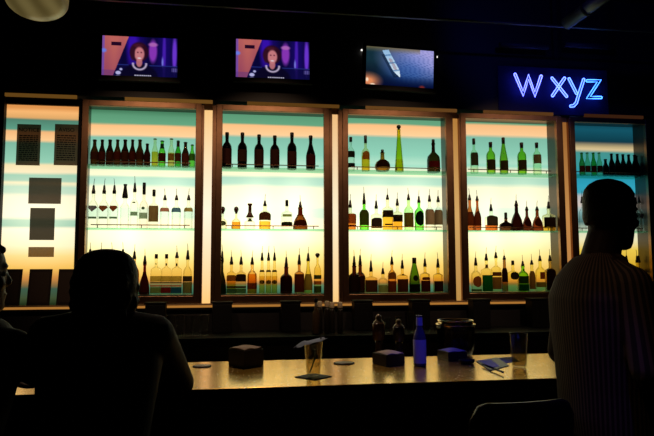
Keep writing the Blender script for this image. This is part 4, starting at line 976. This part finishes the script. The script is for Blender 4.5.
# dark shakers behind the second caddy
def shaker(px, py, label, s_, mat, ytop):
    p = base(px, py); h = W(px, ytop, p.y).z-BZ
    t = thing('pepper_mill', (p.x, p.y, TZ), label, 'shaker', 'dark shakers behind the caddy')
    bm = bmesh.new(); lathe(bm, [(.028*s_, 0), (.030*s_, .008), (.022*s_, h*.12), (.019*s_, h*.34), (.021*s_, h*.40)], 24); obj('stem', bm, mat, t, True)
    bm = bmesh.new(); lathe(bm, [(.021*s_, h*.401), (.034*s_, h*.42), (.034*s_, h*.78), (.031*s_, h*.80)], 24); obj('barrel', bm, mat, t, True)
    bm = bmesh.new(); lathe(bm, [(.030*s_, h*.801), (.027*s_, h*.83), (.016*s_, h*.87), (.015*s_, h*.90), (.016*s_, h*.95), (.010*s_, h*.985), (.002, h)], 24); obj('cap', bm, pbr('shaker_cap', (.30, .22, .15), .3, .6), t, True)
MW = pbr('walnut', (.10, .05, .03), .22)
shaker(379, 358.2, 'dark turned wooden mill with domed cap, the taller of two', 1.0, MW, 314.5)
shaker(399, 357.6, 'dimmer turned wooden mill beside the blue-lit bottle', .95, pbr('dark_walnut', (.02, .012, .010), .3), 319)
# blue-lit bottle
p = base(420, 366); t = thing('bottle', (p.x, p.y, TZ), 'bottle with pale label glowing blue under the spotlight, standing on the bar', 'bottle')
h = W(420, 315.5, p.y).z-BZ; r = .032
bm = bmesh.new(); lathe(bm, [(r*.94, 0), (r, .004), (r, h*.56), (r*.86, h*.63), (r*.48, h*.76), (r*.42, h*.97), (r*.48, h*.975), (r*.48, h)], 24)
obj('bottle_body', bm, pbr('grey_bottle', (.10, .10, .14), .12), t, True)
bm = bmesh.new(); lathe(bm, [(r*1.015, h*.06), (r*1.018, h*.065), (r*1.018, h*.52), (r*1.012, h*.525)], 28, caps=False); obj('label', bm, pbr('pale_label', (.55, .55, .75), .5), t, True)
bm = bmesh.new(); lathe(bm, [(r*.52, h*.80), (r*.47, h*.96)], 20, caps=False); obj('neck_label', bm, pbr('pale_label', (.55, .55, .75), .5), t, True)
# large round glass jar / bowl with lid rim
p = base(456, 358.5); yb = p.y+.13
ztop = W(456, 320, yb).z; zr2 = W(456, 324.5, yb).z
t = thing('glass_jar', (W(456, 345, yb).x, yb, TZ), 'wide round glass jar with bright gold rim and lid, behind the purple-lit caddy', 'jar')
R2 = .105; h = zr2-BZ
bm = bmesh.new(); lathe(bm, [(R2*.75, 0), (R2*.85, .006), (R2*.97, h*.35), (R2, h*.8), (R2*1.02, h-.002), (R2*.98, h), (R2*.96, h*.8), (R2*.93, h*.36), (R2*.78, .012), (.001, .010)], 40)
obj('jar_wall', bm, glass((.55, .52, .5), 1.0, .05), t, True)
GOLD = pbr('polished_rim', (.85, .62, .36), .12, 1)
bm = bmesh.new(); tube(bm, [(R2*1.02*math.cos(2*PI*k/40), R2*1.02*math.sin(2*PI*k/40), h) for k in range(40)], .0055, 10, closed=True); obj('rim', bm, GOLD, t, True)
bm = bmesh.new(); tube(bm, [(R2*.93*math.cos(2*PI*k/40), R2*.93*math.sin(2*PI*k/40), h+.022) for k in range(40)], .004, 10, closed=True)
lathe(bm, [(R2*.93, h+.006), (R2*.93, h+.022), (R2*.91, h+.022), (R2*.91, h+.008)], 40, caps=False); obj('lid', bm, GOLD, t, True)
# lime wedges in a small dark dish
p = base(467, 364); t = thing('garnish_dish', (p.x, p.y, TZ), 'small dark oval dish between the purple-lit caddy and the bill sheet', 'dish')
bm = bmesh.new(); loft(bm, [((0, 0, 0), (.030, 0, 0), (0, .02, 0)), ((0, 0, .012), (.040, 0, 0), (0, .028, 0)), ((0, 0, .022), (.043, 0, 0), (0, .031, 0)), ((0, 0, .020), (.039, 0, 0), (0, .027, 0)), ((0, 0, .008), (.028, 0, 0), (0, .018, 0))], 24); obj('bowl', bm, BLACKM, t, True)
# bill sheet, napkin square, pen
def flat(name, pxs, z, th, mat, label, cat):
    pts = [ZP(x, y, BZ) for x, y in pxs]; c = sum(pts, Vector())/len(pts)
    bm = bmesh.new(); lo = [bm.verts.new((q.x-c.x, q.y-c.y, 0)) for q in pts]; hi = [bm.verts.new((q.x-c.x, q.y-c.y, th)) for q in pts]
    k = len(lo); bm.faces.new(list(reversed(lo))); bm.faces.new(hi)
    for i_ in range(k): bm.faces.new((lo[i_], lo[(i_+1) % k], hi[(i_+1) % k], hi[i_]))
    o = obj(name, bm, mat); o.location = (c.x, c.y, z); return tag(o, label, cat)
flat('bill_tray', [(476, 361.5), (497, 358), (509, 366), (490, 371)], TZ, .003, pbr('tray_dark', (.03, .02, .05), .4), 'dark flat bill tray lying under the pen', 'tray')
flat('bill_sheet', [(478.5, 361.5), (490, 360), (500, 367), (491, 369)], TZ+.0035, .0008, pbr('bill_paper', (.55, .42, .35), .6), 'pale bill sheet on the dark tray, beside the rocks glass', 'paper')
flat('square_napkin', [(497, 358.2), (512, 357), (520, 361.5), (504, 363.5)], TZ, .0012, pbr('napkin_lilac', (.34, .28, .38), .8), 'small lilac grey napkin between the bill and the rocks glass', 'napkin')
a = ZP(481, 363.5, BZ+.012); b = ZP(503.5, 372.5, BZ+.012)
t = thing('pen', (a.x, a.y, TZ+.0115), 'black pen lying slantwise over the bill tray', 'pen')
v = Vector((b.x-a.x, b.y-a.y, 0)); bm = bmesh.new(); tube(bm, [v*.04, v*.1, v*.62], [.0012, .0045, .0050], 12); obj('barrel', bm, BLACKM, t, True)
bm = bmesh.new(); tube(bm, [v*.621, v*.98, v], [.0056, .0052, .003], 12); obj('cap', bm, pbr('pen_cap', (.02, .02, .03), .25), t, True)
# rocks glass right
p = base(519.5, 367.5)
h = W(519.5, 333.5, p.y).z-BZ
t = tumbler(p.x, p.y, TZ, .047, h, 'clear glass with ice at the right end of the bar, beside the standing person', None, 'drinking_glass', glass((.84, .82, .78), 1.0, .05), .72)
bm = bmesh.new(); lathe(bm, [(.029, .012), (.047*(.72+.28*.42)-.004, h*.42)], 24); obj('liquid', bm, liquid_mat((.8, .72, .5)), t, True)
px_, py_ = p.x, p.y
for k in range(6):
    rnd = random.Random(k+90); zz = h*.24+k*.010
    q = Matrix.Translation((.014*math.cos(k*2.1), .014*math.sin(k*2.1), zz)) @ Matrix.Rotation(rnd.uniform(0, 3), 4, Vector((rnd.random(), rnd.random(), 1)).normalized())
    bm = bmesh.new(); bmesh.ops.create_cube(bm, size=.019, matrix=q); bmesh.ops.bevel(bm, geom=bm.edges[:], offset=.003, segments=2, affect='EDGES')
    tag(obj('ice_cube', bm, ICE, None, True), 'ice cube in the clear glass at the right end of the bar', 'ice cube', 'ice cubes in the right glass').location = (px_, py_, TZ)

# ------------------------------------------------------------------ bar stools
STLM = pbr('stool_leather', (.016, .013, .014), .28); STLF = pbr('stool_metal', (.05, .045, .04), .3, 1)
def stool(x, y, rz, label, w=.38, back_top=1.10, seat_z=.74):
    t = thing('bar_stool', (x, y, 0), label, 'bar stool', 'bar stools along the counter', rz)
    bm = bmesh.new(); bx(bm, -w/2, w/2, -.19, .19, seat_z-.07, seat_z); o = obj('seat', bm, STLM, t, True, .025); o.modifiers['bevel'].segments = 4
    bm = bmesh.new(); n_ = 14; zb_ = .86; prev = None
    # curved padded backrest with rounded upper corners
    F_ = []; B_ = []
    for j in range(9):
        for_, bak = [], []
        for i_ in range(n_+1):
            u = i_/n_*2-1; v = j/8
            rc = .06; zt = back_top-(rc-math.sqrt(max(0, rc*rc-max(0, abs(u)*w/2-(w/2-rc))**2)))
            z = zb_+(zt-zb_)*v; yy = -.20-.03*v+.035*u*u
            for_.append(bm.verts.new((u*w/2, yy, z))); bak.append(bm.verts.new((u*w/2, yy-.035*(1-.3*v), z)))
        F_.append(for_); B_.append(bak)
    for j in range(8):
        for i_ in range(n_):
            bm.faces.new((F_[j][i_], F_[j][i_+1], F_[j+1][i_+1], F_[j+1][i_])); bm.faces.new((B_[j][i_+1], B_[j][i_], B_[j+1][i_], B_[j+1][i_+1]))
        bm.faces.new((F_[j][0], F_[j+1][0], B_[j+1][0], B_[j][0])); bm.faces.new((F_[j+1][n_], F_[j][n_], B_[j][n_], B_[j+1][n_]))
    for i_ in range(n_):
        bm.faces.new((F_[0][i_+1], F_[0][i_], B_[0][i_], B_[0][i_+1])); bm.faces.new((F_[8][i_], F_[8][i_+1], B_[8][i_+1], B_[8][i_]))
    obj('backrest', bm, STLM, t, True, .008)
    for sx_ in (-1, 1):
        bm = bmesh.new(); tube(bm, [(sx_*w*.36, -.16, seat_z-.06), (sx_*w*.36, -.215, .80), (sx_*w*.36, -.222, .90)], .011, 8); obj('back_post', bm, STLF, t, True)
        for sy_ in (-1, 1):
            bm = bmesh.new(); tube(bm, [(sx_*w*.40, sy_*.15, seat_z-.065), (sx_*w*.50, sy_*.20, 0)], [.014, .011], 8); obj('leg', bm, STLF, t, True)
    bm = bmesh.new(); z = .30; tube(bm, [(-w*.46, -.18, z), (w*.46, -.18, z), (w*.46, .18, z), (-w*.46, .18, z)], .008, 8, closed=True); obj('footrest', bm, STLF, t)
    return t
#@@PART3
# ------------------------------------------------------------------ people
def remeshed(name, bm, mat, parent, voxel=.007, smooth=2):
    me = bpy.data.meshes.new(name+'_src'); bmesh.ops.recalc_face_normals(bm, faces=bm.faces[:]); bm.to_mesh(me); bm.free()
    o = bpy.data.objects.new(name+'_src', me); COL.objects.link(o)
    r = o.modifiers.new('r', 'REMESH'); r.mode = 'VOXEL'; r.voxel_size = voxel; r.use_smooth_shade = True
    if smooth:
        sm = o.modifiers.new('s', 'SMOOTH'); sm.factor = .5; sm.iterations = smooth
    dg = bpy.context.evaluated_depsgraph_get(); me2 = bpy.data.meshes.new_from_object(o.evaluated_get(dg)); me2.name = name
    bpy.data.objects.remove(o); me2.materials.clear()
    return link(name, me2, mat, parent, True)
SKIN = pbr('skin', (.16, .075, .045), .5); SKIN2 = pbr('skin_dark', (.035, .016, .011), .55, spec=.25)
HAIR = pbr('dark_hair', (.007, .005, .0045), .55, spec=.25, noise=.5, nscale=60, bump=.6)
SHIRT_B = pbr('black_shirt', (.010, .008, .010), .7, noise=.3, nscale=30); TROUS = pbr('dark_trousers', (.010, .010, .014), .8); SHOE = pbr('black_shoe', (.008, .007, .007), .35)
def head_parts(bm, c, R, s=1.0):
    """c head centre, R 3x3 local(x right, y forward, z up) -> body space"""
    def T(x, y, z): return c + R @ (Vector((x, y, z))*s)
    ax, ay = R @ Vector((1, 0, 0))*s, R @ Vector((0, 1, 0))*s
    prof = [(-.120, .052, .018, .022), (-.113, .050, .034, .040), (-.095, .038, .047, .056), (-.070, .024, .056, .071), (-.040, .012, .064, .083), (-.010, .004, .069, .091), (.020, -.002, .073, .097),
            (.050, -.006, .075, .099), (.078, -.008, .070, .092), (.100, -.009, .057, .076), (.116, -.010, .036, .050), (.124, -.010, .012, .018)]
    loft(bm, [(T(0, cy_, z), ax*rx, ay*ry) for z, cy_, rx, ry in prof], 32)
    ball(bm, T(0, .100, -.022), (.013*s, .016*s, .014*s), 12, R); tube(bm, [T(0, .088, .022), T(0, .100, -.004), T(0, .108, -.022)], [.007*s, .009*s, .011*s], 10)
    ball(bm, T(0, .088, .030), (.045*s, .012*s, .008*s), 14, R)
    ball(bm, T(0, .091, -.060), (.024*s, .010*s, .006*s), 12, R); ball(bm, T(0, .089, -.071), (.021*s, .010*s, .007*s), 12, R)
    ball(bm, T(0, .080, -.100), (.022*s, .016*s, .016*s), 12, R)
    for q in (-1, 1):
        ball(bm, T(q*.040, .070, -.025), (.020*s, .018*s, .018*s), 12, R)
        ball(bm, T(q*.078, -.006, -.008), (.009*s, .019*s, .032*s), 12, R)
def eyes(c, R, s, par):
    for q in (-1, 1):
        bm = bmesh.new(); ball(bm, c + R @ (Vector((q*.031, .082, .006))*s), (.013*s, .010*s, .010*s), 12, R); obj('eye', bm, pbr('eye_white', (.5, .48, .45), .2), par, True)
def hand(bm, w, d, n, s=1.0, curl=.35, side=1):
    """w wrist, d direction of the fingers, n back-of-hand normal"""
    d = Vector(d).normalized(); n = Vector(n); n = (n-d*n.dot(d)).normalized(); x = d.cross(n)*side
    loft(bm, [(w-d*.01, x*.026*s, n*.019*s), (w+d*.03*s, x*.036*s, n*.017*s), (w+d*.075*s, x*.041*s, n*.014*s), (w+d*.092*s, x*.036*s, n*.011*s)], 16)
    for k, ln in enumerate((.066, .076, .071, .056)):
        b_ = w+d*.082*s+x*(-.030+.020*k)*s; dd = (d+x*(-.06+.04*k)).normalized()
        p1_ = b_+dd*ln*.42*s; d2_ = (dd*math.cos(curl)-n*math.sin(curl)); p2_ = p1_+d2_*ln*.33*s; d3_ = (dd*math.cos(curl*2)-n*math.sin(curl*2)); p3_ = p2_+d3_*ln*.28*s
        tube(bm, [b_-dd*.02*s, b_, p1_, p2_, p3_], [.0088*s, .0088*s, .0083*s, .0076*s, .0062*s], 10)
    t0 = w+d*.022*s-x*.026*s; dt = (d*.72-x*.62-n*.2).normalized()
    tube(bm, [t0-dt*.01, t0+dt*.022*s, t0+dt*.046*s, t0+(dt*.85+d*.25)*.072*s], [.013*s, .011*s, .0098*s, .0075*s], 10)
def limb(bm, pts, rads, n=14):
    P_, R2_ = [], []
    pts = [Vector(p) for p in pts]
    for i in range(len(pts)-1):
        for k in range(4):
            t = k/4; P_.append(pts[i].lerp(pts[i+1], t)); R2_.append(rads[i]+(rads[i+1]-rads[i])*t)
    P_.append(pts[-1]); R2_.append(rads[-1]); tube(bm, P_, R2_, n)
    for p, r in zip(pts, rads): ball(bm, p, r*.98, 12)
def Rz(a): return Matrix.Rotation(a, 3, 'Z')

def person(loc, heading, label, J, skin, shirt, trous, hair_fn, seated, s=1.0, group=None):
    """J: joints in local space (x right, y forward, z up), base at loc"""
    t = thing('person', loc, label, 'person', group, heading)
    V = {k: Vector(v) for k, v in J.items() if k not in ('hr', 'hl', 'headR', 'torso', 'cuff')}
    hR = J['headR']
    X, Y_, Z_ = Vector((1, 0, 0)), Vector((0, 1, 0)), Vector((0, 0, 1))
    def torso_rings(o_):
        return [(Vector(c), X*(a+o_), Y_*(b_+o_), 2.4) for c, a, b_ in J['torso']]
    # body
    bm = bmesh.new()
    loft(bm, torso_rings(0), 28)
    neck = V['neck']; hc = V['head']
    tube(bm, [neck-Z_*.05, neck, neck.lerp(hc, .55), hc+hR @ Vector((0, -.02, -.03))], [.082, .066*s, .061*s, .062*s], 16)
    limb(bm, [neck-Z_*.035+X*.03, V['shr']-Z_*.0], [.055, .055]); limb(bm, [neck-Z_*.035-X*.03, V['shl']], [.055, .055])
    head_parts(bm, hc, hR, s)
    for k, sg in (('r', 1), ('l', -1)):
        limb(bm, [V['sh'+k], V['el'+k], V['wr'+k]], [.052, .040, .026])
        hd, hn = J['h'+k]; hand(bm, V['wr'+k], hd, hn, s, .45, sg)
        limb(bm, [V['hip'+k], V['kn'+k], V['an'+k]], [.082, .056, .038])
        toe = V['toe'+k]; limb(bm, [V['an'+k]-Z_*.035, toe], [.036, .028])
    remeshed('body', bm, skin, t, .0065, 1)
    eyes(hc, hR, s, t)
    # shirt
    bm = bmesh.new()
    tr = torso_rings(.016); loft(bm, tr[1:], 28)
    for k in 'rl':
        limb(bm, [V['sh'+k], V['el'+k], V['el'+k].lerp(V['wr'+k], J.get('cuff', .8))], [.068, .055, .040])
        limb(bm, [neck-Z_*.05+X*(.03 if k == 'r' else -.03), V['sh'+k]], [.062, .064])
    tube(bm, [neck-Z_*.04, neck+Z_*.022], [.078, .068], 20)
    remeshed('shirt', bm, shirt, t, .009, 2)
    bm = bmesh.new()
    loft(bm, torso_rings(.012)[:3], 28)
    for k in 'rl': limb(bm, [V['hip'+k], V['kn'+k], V['an'+k]+Z_*.03], [.096, .070, .056])
    remeshed('trousers', bm, trous, t, .010, 2)
    for k in 'rl':
        bm = bmesh.new(); toe = V['toe'+k]; an = V['an'+k]
        limb(bm, [an-Z_*.030-(toe-an).normalized()*.03, an.lerp(toe, .5)-Z_*.02, toe], [.046, .044, .036]); o = remeshed('shoe', bm, SHOE, t, .009, 1)
    if hair_fn:
        bm = bmesh.new(); hair_fn(bm, hc, hR, s); remeshed('hair', bm, HAIR, t, .006, 0)
    return t

def seated_joints(lean=.18, head=(0, .26, 1.505), hyaw=0, elr=(.27, .53, 1.13), ell=(-.27, .53, 1.13), wrr=(.03, .68, 1.125), wrl=(-.12, .70, 1.125), shz=1.345, shw=.185, tw=1.0):
    h = Vector(head)
    J = dict(neck=(0, h.y-.045, shz+.075), head=head, headR=Rz(hyaw), shr=(shw, h.y-.055, shz), shl=(-shw, h.y-.055, shz), elr=elr, ell=ell, wrr=wrr, wrl=wrl,
             hr=((-.8, .5, -.02), (0, 0, 1)), hl=((.75, .6, -.02), (0, 0, 1)),
             hipr=(.095, .02, .845), hipl=(-.095, .02, .845), knr=(.13, .40, .80), knl=(-.13, .40, .80), anr=(.12, .28, .41), anl=(-.12, .28, .41), toer=(.13, .43, .365), toel=(-.13, .43, .365))
    yb = h.y
    J['torso'] = [((0, 0, .80), .165*tw, .115*tw), ((0, .01, .88), .172*tw, .120*tw), ((0, .02, .96), .160*tw, .110*tw), ((0, yb*.38, 1.06), .158*tw, .110*tw), ((0, yb*.55, 1.16), .172*tw, .118*tw),
                  ((0, yb*.68, 1.25), .185*tw, .118*tw), ((0, yb*.76, 1.33), .178*tw, .100*tw), ((0, yb*.82, 1.385), .120*tw, .072), ((0, yb*.84, 1.41), .065, .055)]
    return J
def hair_bob(bm, c, R, s):
    def T(x, y, z): return c + R @ (Vector((x, y, z))*s)
    ax, ay = R @ Vector((1, 0, 0))*s, R @ Vector((0, 1, 0))*s
    loft(bm, [(T(0, -.035, z), ax*rx, ay*ry) for z, rx, ry in ((-.125, .070, .055), (-.10, .088, .068), (-.06, .100, .084), (-.01, .106, .092))]+
         [(T(0, cy_, z), ax*rx, ay*ry) for z, cy_, rx, ry in ((.03, -.026, .107, .098), (.065, -.016, .103, .102), (.095, -.012, .092, .096), (.115, -.012, .074, .080), (.128, -.012, .050, .056), (.134, -.012, .016, .02))], 32)
    rnd = random.Random(3)
    for k in range(46):
        a_ = rnd.uniform(0, 2*PI); z = rnd.uniform(-.10, .02); 
        if math.sin(a_) > .25: continue
        x, y = math.cos(a_)*.100, math.sin(a_)*.086-.03
        tube(bm, [T(x*.85, y*.85, z+.05), T(x*1.04, y*1.04, z), T(x*1.0, y*1.0, z-.03)], [.014*s, .012*s, .006*s], 6)
def hair_curly(bm, c, R, s):
    def T(x, y, z): return c + R @ (Vector((x, y, z))*s)
    ball(bm, T(0, -.02, .03), (.094*s, .104*s, .105*s), 24, R)
    rnd = random.Random(11)
    for k in range(260):
        u = rnd.uniform(-.5, 1); a_ = rnd.uniform(0, 2*PI); q = math.sqrt(max(0, 1-u*u))
        x, y, z = q*math.cos(a_), q*math.sin(a_), u
        if y > .45 and z < .45: continue
        r = rnd.uniform(.98, 1.10); ball(bm, T(x*.095*r, -.02+y*.105*r, .03+z*.104*r), rnd.uniform(.008, .016)*s, 8)
def hair_short(bm, c, R, s):
    def T(x, y, z): return c + R @ (Vector((x, y, z))*s)
    ax, ay = R @ Vector((1, 0, 0))*s, R @ Vector((0, 1, 0))*s
    loft(bm, [(T(0, cy_, z), ax*rx, ay*ry) for z, cy_, rx, ry in ((-.045, -.050, .052, .042), (-.02, -.040, .068, .060), (.01, -.022, .076, .079), (.045, -.014, .0785, .092), (.078, -.010, .074, .096), (.101, -.010, .061, .080), (.118, -.010, .040, .054), (.127, -.010, .014, .020))], 32)
# seated person, left of centre
pc = W(107, 278, -3.60)
J = seated_joints(head=(0, .20, 1.492), elr=(.212, .51, 1.125), ell=(-.215, .52, 1.125), wrr=(.07, .66, 1.115), wrl=(-.02, .80, 1.115), shz=1.345, shw=.158, tw=.94)
J['hl'] = ((.3, 1, -.02), (0, 0, 1))
person((pc.x, -3.80, 0), 0, 'person seated at the bar seen from behind, with dark bobbed hair and black shirt', J, SKIN, SHIRT_B, TROUS, hair_bob, True, .96)
stool(pc.x, -3.80, 0, 'bar stool under the seated person with the dark bobbed hair', .38, 1.06, .72)
# person at the far left edge
pc0 = W(-38, 280, -3.62)
J = seated_joints(head=(0, .20, 1.535), hyaw=-.9, elr=(.275, .46, 1.11), ell=(-.25, .51, 1.125), wrr=(.02, .80, 1.115), wrl=(-.10, .66, 1.115), shz=1.31, shw=.150, tw=.92)
J['hr'] = ((-.3, 1, -.02), (0, 0, 1))
person((pc0.x, -3.80, 0), -.12, 'person at the left edge with curly dark hair, mostly out of frame', J, SKIN, SHIRT_B, TROUS, hair_curly, True, 1.0)
stool(pc0.x, -3.80, -.12, 'bar stool under the curly haired person at the left edge', .38, 1.06, .72)
# free stools
c1 = W(274, 434, -4.02); stool(c1.x, -3.82, 0, 'empty bar stool cut by the bottom edge, left of the centre', .34, 1.065, .74)
c2 = W(514, 396, -3.65); stool(c2.x+.0, -3.46, math.radians(6), 'empty bar stool with blue-lit backrest, beside the standing person', .40, 1.10, .74)
# standing person in a striped shirt
m, nt, out = _m('striped_shirt'); L = nt.links.new
b = nt.nodes.new('ShaderNodeBsdfPrincipled'); b.inputs['Roughness'].default_value = .8
tc = nt.nodes.new('ShaderNodeTexCoord'); sx = nt.nodes.new('ShaderNodeSeparateXYZ'); L(tc.outputs['Object'], sx.inputs[0])
at = nt.nodes.new('ShaderNodeMath'); at.operation = 'ARCTAN2'; L(sx.outputs['Y'], at.inputs[0]); L(sx.outputs['X'], at.inputs[1])
mu = nt.nodes.new('ShaderNodeMath'); mu.operation = 'MULTIPLY'; mu.inputs[1].default_value = 74; L(at.outputs[0], mu.inputs[0])
si = nt.nodes.new('ShaderNodeMath'); si.operation = 'SINE'; L(mu.outputs[0], si.inputs[0])
mr = nt.nodes.new('ShaderNodeMapRange'); mr.inputs['From Min'].default_value = -.1; mr.inputs['From Max'].default_value = .5; L(si.outputs[0], mr.inputs[0])
mx = nt.nodes.new('ShaderNodeMix'); mx.data_type = 'RGBA'; mx.inputs['A'].default_value = (.030, .020, .016, 1); mx.inputs['B'].default_value = (.17, .11, .08, 1); L(mr.outputs[0], mx.inputs['Factor'])
L(mx.outputs['Result'], b.inputs['Base Color']); L(b.outputs[0], out.inputs[0]); STRIPE = m
ps = W(600, 215, -3.50)
J = dict(neck=(0, -.005, 1.600), head=(0, .045, 1.762), headR=Matrix.Rotation(math.radians(12), 3, 'Z') @ Matrix.Rotation(math.radians(-6), 3, 'X'), shr=(.185, -.01, 1.495), shl=(-.185, -.01, 1.495),
         elr=(.265, -.03, 1.20), ell=(-.265, -.03, 1.20), wrr=(.24, .14, 1.00), wrl=(-.24, .14, 1.00), hr=((-.1, .5, -.8), (.9, 0, 0)), hl=((.1, .5, -.8), (-.9, 0, 0)),
         hipr=(.10, 0, .93), hipl=(-.10, 0, .93), knr=(.12, .02, .50), knl=(-.12, .02, .50), anr=(.13, -.02, .10), anl=(-.13, -.02, .10), toer=(.15, .13, .045), toel=(-.15, .13, .045), cuff=.15)
J['torso'] = [((0, 0, .84), .165, .118), ((0, -.0, .92), .182, .130), ((0, -.0, 1.0), .180, .142), ((0, 0, 1.10), .180, .146), ((0, -.005, 1.22), .188, .148), ((0, -.02, 1.34), .195, .142), ((0, -.03, 1.44), .190, .135), ((0, -.03, 1.52), .150, .112), ((0, -.02, 1.575), .092, .086), ((0, -.01, 1.60), .07, .07)]
sp_ = person((ps.x, -3.50, 0), math.radians(-88), 'tall standing person in a striped shirt facing right, close cropped hair, at the right', J, SKIN2, STRIPE, TROUS, hair_short, False, 1.10)
